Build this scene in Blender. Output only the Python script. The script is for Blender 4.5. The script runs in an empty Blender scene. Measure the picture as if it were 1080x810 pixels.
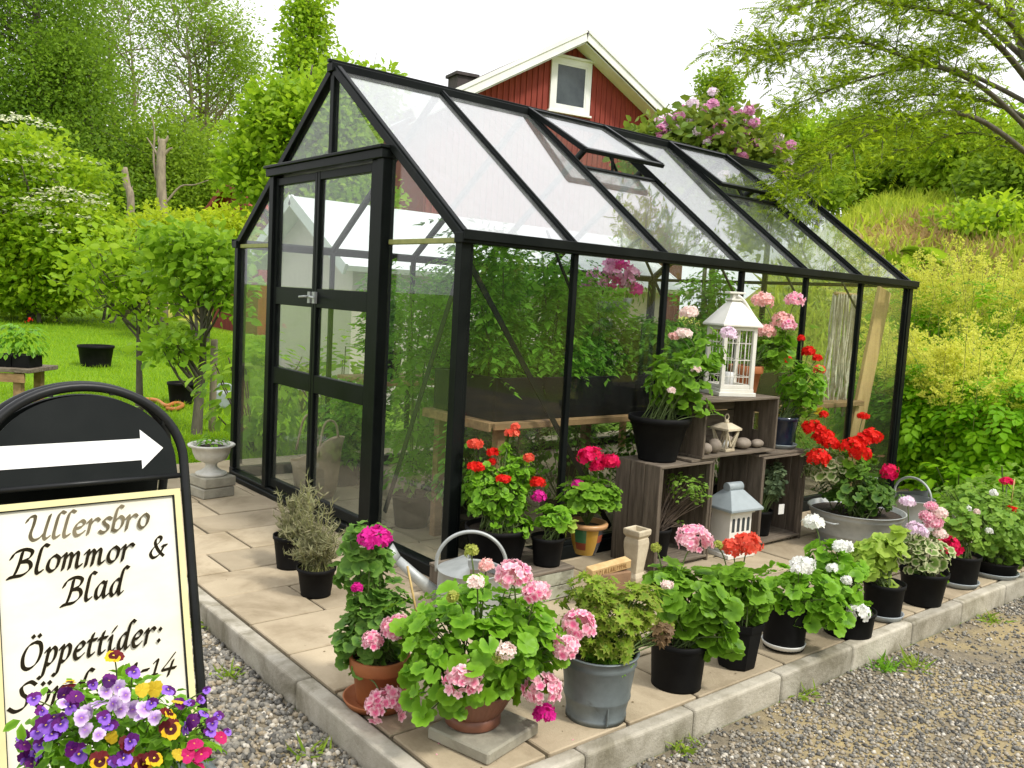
import bpy, math, random
import numpy as np
from mathutils import Vector
rng = np.random.default_rng(11)
random.seed(5)
PI = math.pi
SKYV, SKYZ, SUNE, SUNA, EXPO = 8.2, 1.6, 2.7, 8, 0.25
scn = bpy.context.scene
col = scn.collection
A = np.array

# ------------------------------------------------------------------ camera frame
CAM = A([-2.512, -3.447, 1.4206])
F = A([0.63608658, 0.7655014, -0.09696113]); F /= np.linalg.norm(F)
RT = A([0.7713752, -0.63399634, 0.05503574]); RT /= np.linalg.norm(RT)
UP = np.cross(RT, F)
FX = 922.4

def ray(px, py): return F + RT*((px-540)/FX) - UP*((py-405)/FX)
def at(px, py, t): return CAM + t*ray(px, py)
def hit(px, py, z=0.0):
    d = ray(px, py); return CAM + d*((z-CAM[2])/d[2])
def dep(p): return float((A(p)-CAM) @ F)

# greenhouse size
GL, GW, GH, GR = 4.44, 2.718, 1.709, 2.713
BAY = GL/6

def smooth(a, b, x):
    t = np.clip((x-a)/(b-a), 0, 1); return t*t*(3-2*t)
def gz(x, y):
    x = np.asarray(x, float); y = np.asarray(y, float)
    base = -0.104 + 0.075*smooth(2.9, 3.6, y) + 0.03*np.clip(y-5, 0, 45)*(1-smooth(4, 9, x))
    s = np.clip(x-5.4+0.3*np.clip(y, -4, 6), 0, None)
    q = y-0.42*(x-5)
    h = 5.0*(1-np.exp(-(s/9.0)**1.5))*(1-smooth(1.5, 7.0, q))
    r = np.hypot(x, y)
    return base + h*(1-0.6*smooth(50, 140, r))
def ground(px, py, tmax=90):
    d = ray(px, py); t = 1.0
    while t < tmax:
        p = CAM+d*t
        if p[2] <= gz(p[0], p[1]): break
        t += 0.03
    return A([p[0], p[1], float(gz(p[0], p[1]))])

# ------------------------------------------------------------------ materials
def new_mat(name):
    m = bpy.data.materials.new(name); m.use_nodes = True
    nt = m.node_tree; nt.nodes.clear()
    o = nt.nodes.new('ShaderNodeOutputMaterial')
    return m, nt, o
def nd(nt, t, **kw):
    n = nt.nodes.new(t)
    for k, v in kw.items(): setattr(n, k, v)
    return n
def rgba(c): return (c[0], c[1], c[2], 1)
def mixc(nt, fac, a, b, mode='MIX'):
    n = nd(nt, 'ShaderNodeMix', data_type='RGBA', blend_type=mode)
    for i, v in ((0, fac), (6, a), (7, b)):
        if hasattr(v, 'is_linked') or hasattr(v, 'links'): nt.links.new(v, n.inputs[i])
        elif isinstance(v, (int, float)): n.inputs[i].default_value = v
        else: n.inputs[i].default_value = rgba(v)
    return n.outputs[2]
def ramp(nt, sock, p0, p1, c0=(0, 0, 0), c1=(1, 1, 1)):
    r = nd(nt, 'ShaderNodeValToRGB')
    r.color_ramp.elements[0].position = p0; r.color_ramp.elements[1].position = p1
    r.color_ramp.elements[0].color = rgba(c0); r.color_ramp.elements[1].color = rgba(c1)
    nt.links.new(sock, r.inputs[0]); return r.outputs[0]
def noise(nt, scale, detail=4, rough=.55, vec=None, dist=0.0):
    n = nd(nt, 'ShaderNodeTexNoise'); n.inputs['Scale'].default_value = scale
    n.inputs['Detail'].default_value = detail; n.inputs['Roughness'].default_value = rough
    n.inputs['Distortion'].default_value = dist
    if vec is not None: nt.links.new(vec, n.inputs['Vector'])
    return n.outputs['Fac']
def pbr(name, c1, c2=None, rough=.6, metal=0.0, scale=8, lo=.35, hi=.65, bump=0.0, bscale=60, stretch=None,
        c3=None, s3=3, lo3=.55, hi3=.7, rr=.12, spec=.5):
    m, nt, o = new_mat(name)
    b = nd(nt, 'ShaderNodeBsdfPrincipled'); nt.links.new(b.outputs[0], o.inputs[0])
    tc = nd(nt, 'ShaderNodeTexCoord'); v = tc.outputs['Object']
    if stretch:
        mp = nd(nt, 'ShaderNodeMapping'); mp.inputs['Scale'].default_value = stretch
        nt.links.new(v, mp.inputs[0]); v = mp.outputs[0]
    n = noise(nt, scale, 6, .6, v)
    c = mixc(nt, ramp(nt, n, lo, hi), c1, c2 if c2 else tuple(x*.75 for x in c1))
    if c3:
        c = mixc(nt, ramp(nt, noise(nt, s3, 5, .65, v, .6), lo3, hi3), c, c3)
    nt.links.new(c, b.inputs['Base Color'])
    rg = nd(nt, 'ShaderNodeMapRange'); rg.inputs[3].default_value = max(0, rough-rr); rg.inputs[4].default_value = min(1, rough+rr)
    nt.links.new(n, rg.inputs[0]); nt.links.new(rg.outputs[0], b.inputs['Roughness'])
    b.inputs['Metallic'].default_value = metal
    b.inputs['Specular IOR Level'].default_value = spec
    if bump:
        bp = nd(nt, 'ShaderNodeBump'); bp.inputs['Strength'].default_value = bump; bp.inputs['Distance'].default_value = .01
        nt.links.new(noise(nt, bscale, 5, .65, v), bp.inputs['Height']); nt.links.new(bp.outputs[0], b.inputs['Normal'])
    return m
def leafmat(name, ca, cb, edge=None, trans=.35, rough=.5, tcol=None, spec=.18, zone=None):
    """leaf colour runs from ca to cb leaf by leaf (tint) and to edge at the leaf's margin (rad)"""
    m, nt, o = new_mat(name)
    at1 = nd(nt, 'ShaderNodeAttribute', attribute_name='tint')
    at2 = nd(nt, 'ShaderNodeAttribute', attribute_name='rad')
    c = mixc(nt, at1.outputs['Fac'], ca, cb)
    if edge:
        c = mixc(nt, ramp(nt, at2.outputs['Fac'], .35, .95), c, edge) if zone is None else mixc(nt, ramp(nt, at2.outputs['Fac'], *zone), c, edge)
    b = nd(nt, 'ShaderNodeBsdfPrincipled'); b.inputs['Roughness'].default_value = rough
    b.inputs['Specular IOR Level'].default_value = spec
    nt.links.new(c, b.inputs['Base Color'])
    t = nd(nt, 'ShaderNodeBsdfTranslucent')
    tc = mixc(nt, .5, c, tcol if tcol else tuple(min(1, x*1.7) for x in cb))
    nt.links.new(tc, t.inputs[0])
    mx = nd(nt, 'ShaderNodeMixShader'); mx.inputs[0].default_value = trans
    nt.links.new(b.outputs[0], mx.inputs[1]); nt.links.new(t.outputs[0], mx.inputs[2])
    nt.links.new(mx.outputs[0], o.inputs[0])
    return m
def glassmat(name, dirt_glare, dcol, lowdirt=0.0, lowcol=(.10, .09, .04), z0=.2, z1=1.25, streak=(3, 3, .6), tint=(.96, .98, .97), fade=0, refl=.04, det=7):
    m, nt, o = new_mat(name)
    geo = nd(nt, 'ShaderNodeNewGeometry')
    dt = nd(nt, 'ShaderNodeVectorMath', operation='DOT_PRODUCT')
    nt.links.new(geo.outputs['Normal'], dt.inputs[0]); nt.links.new(geo.outputs['Incoming'], dt.inputs[1])
    ab = nd(nt, 'ShaderNodeMath', operation='ABSOLUTE'); nt.links.new(dt.outputs['Value'], ab.inputs[0])
    su = nd(nt, 'ShaderNodeMath', operation='SUBTRACT'); su.inputs[0].default_value = 1; nt.links.new(ab.outputs[0], su.inputs[1])
    pw = nd(nt, 'ShaderNodeMath', operation='POWER'); pw.inputs[1].default_value = 5; nt.links.new(su.outputs[0], pw.inputs[0])
    fr = nd(nt, 'ShaderNodeMath', operation='MULTIPLY_ADD'); fr.inputs[1].default_value = 1-refl; fr.inputs[2].default_value = refl
    nt.links.new(pw.outputs[0], fr.inputs[0])
    tr = nd(nt, 'ShaderNodeBsdfTransparent'); tr.inputs[0].default_value = rgba(tint)
    gl = nd(nt, 'ShaderNodeBsdfGlossy'); gl.inputs['Roughness'].default_value = .015
    mx = nd(nt, 'ShaderNodeMixShader')
    nt.links.new(fr.outputs[0], mx.inputs[0]); nt.links.new(tr.outputs[0], mx.inputs[1]); nt.links.new(gl.outputs[0], mx.inputs[2])
    tc = nd(nt, 'ShaderNodeTexCoord')
    mp = nd(nt, 'ShaderNodeMapping'); mp.inputs['Scale'].default_value = streak; nt.links.new(tc.outputs['Object'], mp.inputs[0])
    n = noise(nt, 3, det, .7, mp.outputs[0], .4)
    d1 = nd(nt, 'ShaderNodeMapRange'); d1.inputs[1].default_value = .3; d1.inputs[2].default_value = .8
    d1.inputs[3].default_value = dirt_glare*.25; d1.inputs[4].default_value = dirt_glare; nt.links.new(n, d1.inputs[0])
    df = nd(nt, 'ShaderNodeBsdfDiffuse'); df.inputs[0].default_value = rgba(dcol)
    tl = nd(nt, 'ShaderNodeBsdfTranslucent'); tl.inputs[0].default_value = rgba(dcol)
    ad = nd(nt, 'ShaderNodeMixShader'); ad.inputs[0].default_value = .62
    nt.links.new(df.outputs[0], ad.inputs[1]); nt.links.new(tl.outputs[0], ad.inputs[2])
    m2 = nd(nt, 'ShaderNodeMixShader'); nt.links.new(d1.outputs[0], m2.inputs[0])
    nt.links.new(mx.outputs[0], m2.inputs[1]); nt.links.new(ad.outputs[0], m2.inputs[2])
    if fade:                                      # panes near the door made whiter and more mirroring, imitating glaring sky reflection
        sx = nd(nt, 'ShaderNodeSeparateXYZ'); nt.links.new(tc.outputs['Object'], sx.inputs[0])
        fx = nd(nt, 'ShaderNodeMapRange'); fx.inputs[1].default_value = 1.2; fx.inputs[2].default_value = 4.2; fx.inputs[3].default_value = 1; fx.inputs[4].default_value = fade
        nt.links.new(sx.outputs[0], fx.inputs[0]); mu = nd(nt, 'ShaderNodeMath', operation='MULTIPLY'); nt.links.new(d1.outputs[0], mu.inputs[0]); nt.links.new(fx.outputs[0], mu.inputs[1])
        nt.links.new(mu.outputs[0], m2.inputs[0])
        m4 = nd(nt, 'ShaderNodeMath', operation='MULTIPLY'); nt.links.new(fr.outputs[0], m4.inputs[0]); nt.links.new(fx.outputs[0], m4.inputs[1]); m5 = nd(nt, 'ShaderNodeMath', operation='MAXIMUM'); nt.links.new(m4.outputs[0], m5.inputs[0]); m5.inputs[1].default_value = .13; nt.links.new(m5.outputs[0], mx.inputs[0])
    last = m2
    if lowdirt:                                   # algae film on the lower part of the old panes
        sp = nd(nt, 'ShaderNodeSeparateXYZ'); nt.links.new(tc.outputs['Object'], sp.inputs[0])
        ad2 = nd(nt, 'ShaderNodeMath', operation='MULTIPLY_ADD'); ad2.inputs[1].default_value = .9
        nt.links.new(n, ad2.inputs[0]); nt.links.new(sp.outputs[2], ad2.inputs[2])
        mr = nd(nt, 'ShaderNodeMapRange'); mr.inputs[1].default_value = z1+.45; mr.inputs[2].default_value = z0+.45
        mr.inputs[3].default_value = 0; mr.inputs[4].default_value = lowdirt; nt.links.new(ad2.outputs[0], mr.inputs[0])
        d2 = nd(nt, 'ShaderNodeBsdfDiffuse'); d2.inputs[0].default_value = rgba(lowcol)
        m3 = nd(nt, 'ShaderNodeMixShader'); nt.links.new(mr.outputs[0], m3.inputs[0])
        nt.links.new(m2.outputs[0], m3.inputs[1]); nt.links.new(d2.outputs[0], m3.inputs[2]); last = m3
    nt.links.new(last.outputs[0], o.inputs[0])
    return m

M = {}
M['black_metal'] = pbr('black_metal', (.006, .0075, .0075), (.010, .012, .0115), rough=.34, scale=5, bump=.05, bscale=40, c3=(.016, .018, .015), s3=6, lo3=.62, hi3=.8, spec=.07)
M['glass_roof'] = glassmat('glass_roof', .22, (.90, .92, .93), streak=(.9, .3, .3), fade=.3, refl=.40, det=3)  # streaky dirt plus white tone painted in for bright sky reflection
M['glass_wall'] = glassmat('glass_wall', .014, (.5, .52, .45), lowdirt=.20, lowcol=(.035, .030, .012), z0=.3, z1=.95, refl=.025)
M['glass_gable'] = glassmat('glass_gable', .035, (.65, .68, .64), lowdirt=.07, lowcol=(.25, .26, .2), z0=0, z1=1.0)
M['glass_far'] = glassmat('glass_far', .06, (.6, .63, .58))
M['slab'] = pbr('slab', (.435, .36, .25), (.355, .292, .198), rough=.85, scale=3.5, bump=.3, bscale=90, c3=(.235, .185, .115), s3=2.6, lo3=.50, hi3=.74, spec=.2)
M['kerb'] = pbr('kerb', (.50, .465, .385), (.33, .30, .235), rough=.88, scale=7, bump=.45, bscale=70, c3=(.20, .18, .125), s3=4, lo3=.48, hi3=.68, spec=.2)
M['joint'] = pbr('joint', (.06, .05, .035), (.10, .085, .05), rough=.95, scale=20)
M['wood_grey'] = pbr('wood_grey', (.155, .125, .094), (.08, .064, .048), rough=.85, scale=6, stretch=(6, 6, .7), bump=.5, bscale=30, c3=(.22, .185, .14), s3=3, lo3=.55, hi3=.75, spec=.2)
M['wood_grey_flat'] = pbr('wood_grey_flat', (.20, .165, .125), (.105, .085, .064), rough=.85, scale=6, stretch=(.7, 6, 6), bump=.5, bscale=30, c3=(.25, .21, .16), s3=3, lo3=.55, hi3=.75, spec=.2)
M['wood_new'] = pbr('wood_new', (.62, .43, .20), (.48, .31, .13), rough=.7, scale=4, stretch=(5, 5, .6), bump=.2, bscale=30)
M['bench_wood'] = pbr('bench_wood', (.36, .22, .10), (.22, .13, .06), rough=.8, scale=4, stretch=(.6, 5, 5), bump=.2, bscale=30)
M['pot_black'] = pbr('pot_black', (.0055, .0055, .006), (.009, .009, .009), rough=.6, scale=14, c3=(.018, .016, .013), s3=5, lo3=.58, hi3=.8, bump=.05, spec=.10)
M['pot_blue'] = pbr('pot_blue', (.008, .014, .032), (.02, .03, .055), rough=.18, scale=6)
M['terracotta'] = pbr('terracotta', (.40, .135, .042), (.29, .095, .032), rough=.72, scale=6, c3=(.42, .27, .17), s3=4, lo3=.6, hi3=.8, bump=.12)
M['terracotta_brown'] = pbr('terracotta_brown', (.225, .088, .05), (.165, .065, .04), rough=.45, scale=7, c3=(.30, .17, .12), s3=4, lo3=.6, hi3=.8)
M['zinc'] = pbr('zinc', (.20, .235, .245), (.125, .15, .158), rough=.5, metal=.4, scale=7, c3=(.05, .05, .036), s3=4.2, lo3=.53, hi3=.66, bump=.08, bscale=25)
M['zinc_pale'] = pbr('zinc_pale', (.44, .46, .45), (.30, .32, .31), rough=.5, metal=.35, scale=7, c3=(.2, .19, .15), s3=4, lo3=.6, hi3=.8, bump=.08, bscale=25)
M['soil'] = pbr('soil', (.028, .018, .011), (.055, .038, .024), rough=.95, scale=40, bump=.9, bscale=60)
M['white_paint'] = pbr('white_paint', (.78, .76, .70), (.66, .64, .57), rough=.5, scale=6, c3=(.5, .46, .36), s3=9, lo3=.66, hi3=.82, bump=.08)
M['white_stone'] = pbr('white_stone', (.62, .61, .56), (.44, .43, .38), rough=.8, scale=9, bump=.3, bscale=50, c3=(.28, .27, .22), s3=5, lo3=.58, hi3=.76)
M['cream_stone'] = pbr('cream_stone', (.60, .53, .39), (.42, .35, .24), rough=.8, scale=9, bump=.3, bscale=50, c3=(.22, .17, .10), s3=7, lo3=.58, hi3=.72)
M['concrete'] = pbr('concrete', (.36, .34, .27), (.24, .225, .18), rough=.9, scale=8, bump=.4, bscale=60, c3=(.14, .13, .09), s3=4, lo3=.58, hi3=.74, spec=.2)
M['brick_brown'] = pbr('brick_brown', (.27, .16, .085), (.18, .105, .06), rough=.85, scale=9, bump=.3, bscale=60)
M['stone_grey'] = pbr('stone_grey', (.30, .25, .20), (.17, .14, .11), rough=.7, scale=12, bump=.2, bscale=50)
M['stem'] = pbr('stem', (.11, .16, .035), (.07, .11, .025), rough=.6, scale=20)
M['stem_pale'] = pbr('stem_pale', (.30, .30, .10), (.22, .24, .07), rough=.6, scale=20)
M['stem_wood'] = pbr('stem_wood', (.10, .07, .045), (.06, .042, .03), rough=.8, scale=20)
M['bark'] = pbr('bark', (.12, .105, .075), (.065, .055, .04), rough=.9, scale=5, stretch=(4, 4, 1), bump=.8, bscale=12, c3=(.13, .13, .09), s3=2.5, lo3=.55, hi3=.72)
M['bark_pale'] = pbr('bark_pale', (.30, .25, .17), (.19, .155, .11), rough=.9, scale=4, stretch=(4, 4, 1), bump=.6, bscale=12)
M['bamboo'] = pbr('bamboo', (.50, .36, .13), (.40, .27, .09), rough=.6, scale=10)
M['canvas'] = pbr('canvas', (.47, .37, .25), (.37, .28, .18), rough=.9, scale=9, bump=.1)
M['yarn'] = pbr('yarn', (.72, .68, .55), (.48, .43, .32), rough=.95, scale=25, bump=.4)
M['red_wall'] = pbr('red_wall', (.27, .040, .022), (.19, .027, .017), rough=.85, scale=3, stretch=(5, 5, .5), bump=.2, c3=(.12, .02, .014), s3=1.4, lo3=.6, hi3=.8)
M['roof_dark'] = pbr('roof_dark', (.07, .055, .05), (.04, .032, .03), rough=.8, scale=4)
M['house_white'] = pbr('house_white', (.80, .80, .79), (.70, .70, .68), rough=.6, scale=2)
M['house_glass'] = pbr('house_glass', (.03, .04, .045), (.06, .075, .08), rough=.08, scale=2)
M['shed_roof'] = pbr('shed_roof', (.74, .75, .77), (.62, .63, .66), rough=.55, scale=1.5)
M['shed_wall'] = pbr('shed_wall', (.62, .53, .51), (.52, .45, .43), rough=.85, scale=1.2)
M['shed_trim'] = pbr('shed_trim', (.30, .18, .09), (.2, .12, .06), rough=.8, scale=3)
M['red_roof'] = pbr('red_roof', (.33, .05, .028), (.25, .036, .02), rough=.8, scale=3)
M['sign_black'] = pbr('sign_black', (.006, .008, .008), (.010, .012, .012), rough=.4, scale=5, spec=.12)
M['sign_tube'] = pbr('sign_tube', (.010, .011, .012), (.016, .017, .018), rough=.36, scale=9, spec=.22)
M['sign_white'] = pbr('sign_white', (.82, .82, .82), (.76, .77, .78), rough=.45, scale=3)
M['sign_paper'] = pbr('sign_paper', (.74, .72, .63), (.72, .64, .44), rough=.35, scale=2.3, lo=.5, hi=.78, stretch=(.8, 1, 2), bump=.12, bscale=3)
M['sign_border'] = pbr('sign_border', (.72, .66, .36), (.62, .56, .30), rough=.35, scale=6)
M['ink'] = pbr('ink', (.010, .008, .004), (.022, .017, .009), rough=.8, scale=6, spec=.05)
M['ink_faded'] = pbr('ink_faded', (.07, .058, .034), (.20, .17, .11), rough=.8, scale=9, spec=.05)
M['carve'] = pbr('carve', (.24, .12, .035), (.3, .16, .05), rough=.8, scale=9)
M['plastic_white'] = pbr('plastic_white', (.75, .75, .72), (.7, .7, .67), rough=.45)
M['plastic_grey'] = pbr('plastic_grey', (.36, .40, .42), (.3, .33, .35), rough=.45)
M['hose'] = pbr('hose', (.55, .20, .05), (.45, .16, .04), rough=.5)
M['pale_green_paint'] = pbr('pale_green_paint', (.46, .47, .37), (.30, .30, .22), rough=.8, scale=8, c3=(.12, .11, .07), s3=6, lo3=.55, hi3=.7, bump=.3)
M['blue_grey'] = pbr('blue_grey', (.32, .37, .385), (.24, .28, .295), rough=.5, scale=7)
M['glaze_green'] = pbr('glaze_green', (.05, .17, .07), (.03, .12, .05), rough=.25)
M['glaze_ochre'] = pbr('glaze_ochre', (.40, .22, .03), (.5, .30, .05), rough=.25)
M['glaze_red'] = pbr('glaze_red', (.26, .05, .02), (.2, .04, .02), rough=.25)
M['glaze_blue'] = pbr('glaze_blue', (.02, .04, .07), (.03, .03, .04), rough=.25)
M['glaze_rim'] = pbr('glaze_rim', (.5, .28, .12), (.4, .2, .09), rough=.4)
M['dry_dark'] = pbr('dry_dark', (.05, .05, .045), rough=.9)

# foliage
LF = {}
def lf(k, *a, **kw): LF[k] = leafmat('leaf_'+k, *a, **kw)
lf('geranium', (.060, .155, .011), (.135, .285, .016), (.17, .34, .026), trans=.32, rough=.45)
lf('geranium_bright', (.075, .205, .009), (.165, .36, .014), (.20, .41, .03), trans=.34, rough=.42)
lf('geranium_blue', (.055, .145, .024), (.11, .24, .034), (.15, .29, .045), trans=.3, rough=.5)
lf('geranium_dark', (.035, .10, .016), (.08, .175, .026), (.11, .21, .03), trans=.28, rough=.5)
lf('pale', (.20, .34, .04), (.34, .46, .065), (.36, .50, .08), trans=.38, rough=.5)
lf('variegated', (.10, .19, .035), (.17, .27, .06), (.58, .58, .34), trans=.3, rough=.5, zone=(.55, .9))
lf('bronze', (.12, .22, .018), (.26, .40, .03), (.25, .27, .05), trans=.34, rough=.55)
lf('brownish', (.17, .11, .06), (.23, .15, .08), trans=.3)
lf('yellow', (.5, .32, .02), (.62, .48, .04), trans=.35)
lf('fine', (.12, .25, .03), (.26, .42, .06), trans=.4)
lf('lavender', (.17, .19, .085), (.33, .31, .18), trans=.25, rough=.7)
lf('sedum', (.10, .16, .08), (.18, .24, .12), trans=.2)
lf('tomato', (.085, .24, .020), (.20, .43, .035), trans=.48, rough=.55)
lf('interior', (.075, .21, .02), (.17, .36, .03), trans=.42, rough=.55)
lf('tree_dark', (.055, .13, .013), (.22, .35, .026), trans=.5, rough=.5)
lf('tree_mid', (.10, .20, .015), (.26, .38, .026), trans=.52, rough=.5)
lf('tree_lime', (.16, .31, .018), (.33, .47, .022), trans=.5, rough=.5)
lf('tree_yellow', (.27, .38, .016), (.46, .54, .025), trans=.52, rough=.5)
lf('apple', (.12, .25, .016), (.28, .44, .026), trans=.45, rough=.45)
lf('elder', (.10, .23, .012), (.38, .52, .022), trans=.48)
lf('umbel', (.72, .70, .42), (.78, .78, .55), trans=.3)
lf('aruncus', (.12, .31, .008), (.28, .52, .012), trans=.45, rough=.5)
lf('plume', (.58, .60, .045), (.80, .80, .15), trans=.5)
lf('rhodo', (.09, .17, .022), (.21, .27, .03), trans=.35)
lf('rowan', (.13, .235, .013), (.33, .44, .018), trans=.52)
lf('fern', (.20, .34, .016), (.38, .52, .03), trans=.48)
lf('grass', (.16, .32, .010), (.32, .48, .018), trans=.45)
lf('hillgrass', (.23, .34, .020), (.42, .48, .05), trans=.48)
lf('drygrass', (.32, .22, .09), (.42, .30, .13), trans=.3)
def fl(k, ca, cb, edge=None, zone=(.1, .9)): LF[k] = leafmat('petal_'+k, ca, cb, edge, trans=.3, rough=.6, spec=.2, zone=zone)
fl('pink', (.80, .07, .26), (.88, .40, .50), (.90, .68, .70), (.35, 1.0))
fl('palepink', (.85, .50, .48), (.88, .66, .60), (.88, .74, .68))
fl('coralpink', (.82, .22, .24), (.86, .42, .38), (.9, .6, .56))
fl('lilac', (.72, .45, .66), (.82, .60, .74), (.86, .70, .82))
fl('rose', (.56, .14, .36), (.78, .40, .58))
fl('magenta', (.62, .012, .25), (.74, .03, .36))
fl('crimson', (.62, .004, .055), (.72, .012, .13))
fl('red', (.66, .006, .006), (.76, .025, .012))
fl('coral', (.72, .06, .03), (.82, .16, .10))
fl('orange', (.75, .16, .02), (.8, .25, .04))
fl('white', (.82, .82, .76), (.86, .86, .82))
fl('violet', (.15, .045, .42), (.30, .12, .62))
fl('purple', (.10, .008, .14), (.24, .02, .26))
fl('mauve', (.62, .42, .70), (.80, .64, .82))
fl('pansy_yellow', (.72, .42, .01), (.80, .55, .02))
fl('maroon', (.075, .004, .008), (.15, .008, .012))
fl('bud', (.30, .36, .06), (.42, .44, .10))

# ------------------------------------------------------------------ mesh builder
def norm(v):
    v = np.asarray(v, float); n = np.linalg.norm(v, axis=-1, keepdims=True); return v/np.where(n < 1e-9, 1, n)
class MB:
    def __init__(self): self.b = []; self.nv = 0
    def add(self, v, f, m=0, s=False, tint=None, rad=None):
        v = np.asarray(v, float).reshape(-1, 3); f = np.asarray(f, np.int64)
        if f.ndim == 1: f = f[None]
        self.b.append((v, f+self.nv, m, s, tint, rad)); self.nv += len(v); return self
    def box(self, c, s, R=None, m=0):
        c = A(c, float); s = A(s, float)/2
        v = A([[x, y, z] for x in (-1, 1) for y in (-1, 1) for z in (-1, 1)])*s
        if R is not None: v = v @ np.asarray(R).T
        return self.add(v+c, [[0, 1, 3, 2], [4, 6, 7, 5], [0, 4, 5, 1], [2, 3, 7, 6], [0, 2, 6, 4], [1, 5, 7, 3]], m)
    def span(self, x0, x1, y0, y1, z0, z1, m=0):
        return self.box(((x0+x1)/2, (y0+y1)/2, (z0+z1)/2), (x1-x0, y1-y0, z1-z0), None, m)
    def beam(self, p0, p1, w, h, up=(0, 0, 1), m=0):
        p0 = A(p0, float); p1 = A(p1, float); d = norm(p1-p0); sd = np.cross(d, A(up, float)); sd = norm(sd); u = np.cross(sd, d)
        return self.box((p0+p1)/2, (np.linalg.norm(p1-p0), w, h), np.stack([d, sd, u], 1), m)
    def tube(self, pts, r, n=8, m=0, cap=True, s=True, tint=None):
        p = np.asarray(pts, float); k = len(p); r = np.broadcast_to(np.asarray(r, float), (k,))
        t = norm(np.gradient(p, axis=0)); ref = A([0, 0, 1.]) if abs(t[0][2]) < .9 else A([1., 0, 0])
        a = norm(np.cross(t[0], ref)); V = []
        for i in range(k):
            a = norm(a - t[i]*(a@t[i])); b = np.cross(t[i], a)
            th = np.arange(n)*2*PI/n
            V.append(p[i]+r[i]*(np.cos(th)[:, None]*a+np.sin(th)[:, None]*b))
        V = np.concatenate(V); i = np.arange(n); j = (i+1) % n
        fs = np.concatenate([np.stack([o+i, o+j, o+n+j, o+n+i], 1) for o in range(0, (k-1)*n, n)])
        o = self.nv; self.add(V, fs, m, s, tint)
        if cap:
            self.b.append((np.zeros((0, 3)), (o+i[::-1])[None], m, False, None, None))
            self.b.append((np.zeros((0, 3)), (o+(k-1)*n+i)[None], m, False, None, None))
        return self
    def lathe(self, prof, n=28, c=(0, 0, 0), sx=1, sy=1, rib=0, nrib=24, m=0, rot=0, s=True):
        k = len(prof); th = np.arange(n)*2*PI/n+rot; V = []
        for (r, z) in prof:
            rr = r*(1+rib*np.cos(th*nrib)) if rib else r
            V.append(np.stack([rr*np.cos(th)*sx, rr*np.sin(th)*sy, np.full(n, z)], 1))
        V = np.concatenate(V)+A(c); i = np.arange(n); j = (i+1) % n
        fs = np.concatenate([np.stack([o+i, o+j, o+n+j, o+n+i], 1) for o in range(0, (k-1)*n, n)])
        return self.add(V, fs, m, s)
    def poly(self, pts2, o, u, v, t, m=0):
        """flat outline with thickness t along u x v"""
        o = A(o, float); u = A(u, float); v = A(v, float); w = np.cross(u, v); p = np.asarray(pts2, float); n = len(p)
        a = o+p[:, :1]*u+p[:, 1:]*v; base = self.nv
        self.add(np.concatenate([a, a+w*t]), np.stack([np.arange(n), (np.arange(n)+1) % n, (np.arange(n)+1) % n+n, np.arange(n)+n], 1), m)
        self.b.append((np.zeros((0, 3)), (base+np.arange(n)[::-1])[None], m, False, None, None))
        self.b.append((np.zeros((0, 3)), (base+n+np.arange(n))[None], m, False, None, None))
        return self
    def leaves(self, pos, nrm, tip, size, T, m=0, tint=None):
        tv, tf, tr = T; pos = np.asarray(pos, float); N = len(pos)
        if N == 0: return self
        n = norm(nrm); tip = np.asarray(tip, float); tip = norm(tip-n*np.sum(tip*n, 1, keepdims=True)); sd = np.cross(n, tip)
        size = np.broadcast_to(np.asarray(size, float), (N,))[:, None, None]
        V = pos[:, None]+size*(tv[None, :, :1]*tip[:, None]+tv[None, :, 1:2]*sd[:, None]+tv[None, :, 2:]*n[:, None])
        fs = (tf[None]+(np.arange(N)*len(tv))[:, None, None]).reshape(-1, tf.shape[1])
        if tint is None: tint = rng.random(N)
        return self.add(V.reshape(-1, 3), fs, m, True, np.repeat(tint, len(tf)), np.tile(tr, N))
    def build(self, name, mats, parent=None, bevel=0, seg=1):
        me = bpy.data.meshes.new(name)
        off = A([0., 0, 0]); q = parent
        while q is not None: off += A(q.location); q = q.parent
        V = np.concatenate([b[0] for b in self.b])-off
        lens = np.concatenate([np.full(len(b[1]), b[1].shape[1]) for b in self.b])
        loops = np.concatenate([b[1].ravel() for b in self.b])
        me.vertices.add(len(V)); me.vertices.foreach_set('co', V.ravel())
        me.loops.add(len(loops)); me.loops.foreach_set('vertex_index', loops.astype(np.int32))
        me.polygons.add(len(lens)); me.polygons.foreach_set('loop_start', np.concatenate([[0], np.cumsum(lens)[:-1]]).astype(np.int32))
        me.polygons.foreach_set('material_index', np.concatenate([np.full(len(b[1]), b[2]) for b in self.b]).astype(np.int32))
        me.polygons.foreach_set('use_smooth', np.concatenate([np.full(len(b[1]), b[3]) for b in self.b]))
        if any(b[4] is not None for b in self.b):
            a = me.attributes.new('tint', 'FLOAT', 'FACE')
            a.data.foreach_set('value', np.concatenate([b[4] if b[4] is not None else np.full(len(b[1]), .5) for b in self.b]).astype(np.float32))
            a = me.attributes.new('rad', 'FLOAT', 'POINT')
            a.data.foreach_set('value', np.concatenate([b[5] if b[5] is not None else np.zeros(len(b[0])) for b in self.b]).astype(np.float32))
        me.update(calc_edges=True); me.validate()
        for mm in (mats if isinstance(mats, (list, tuple)) else [mats]): me.materials.append(mm)
        o = bpy.data.objects.new(name, me); col.objects.link(o)
        if parent is not None: o.parent = parent
        if bevel:
            md = o.modifiers.new('bevel', 'BEVEL'); md.width = bevel; md.segments = seg; md.limit_method = 'ANGLE'; md.angle_limit = .6
        return o
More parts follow.
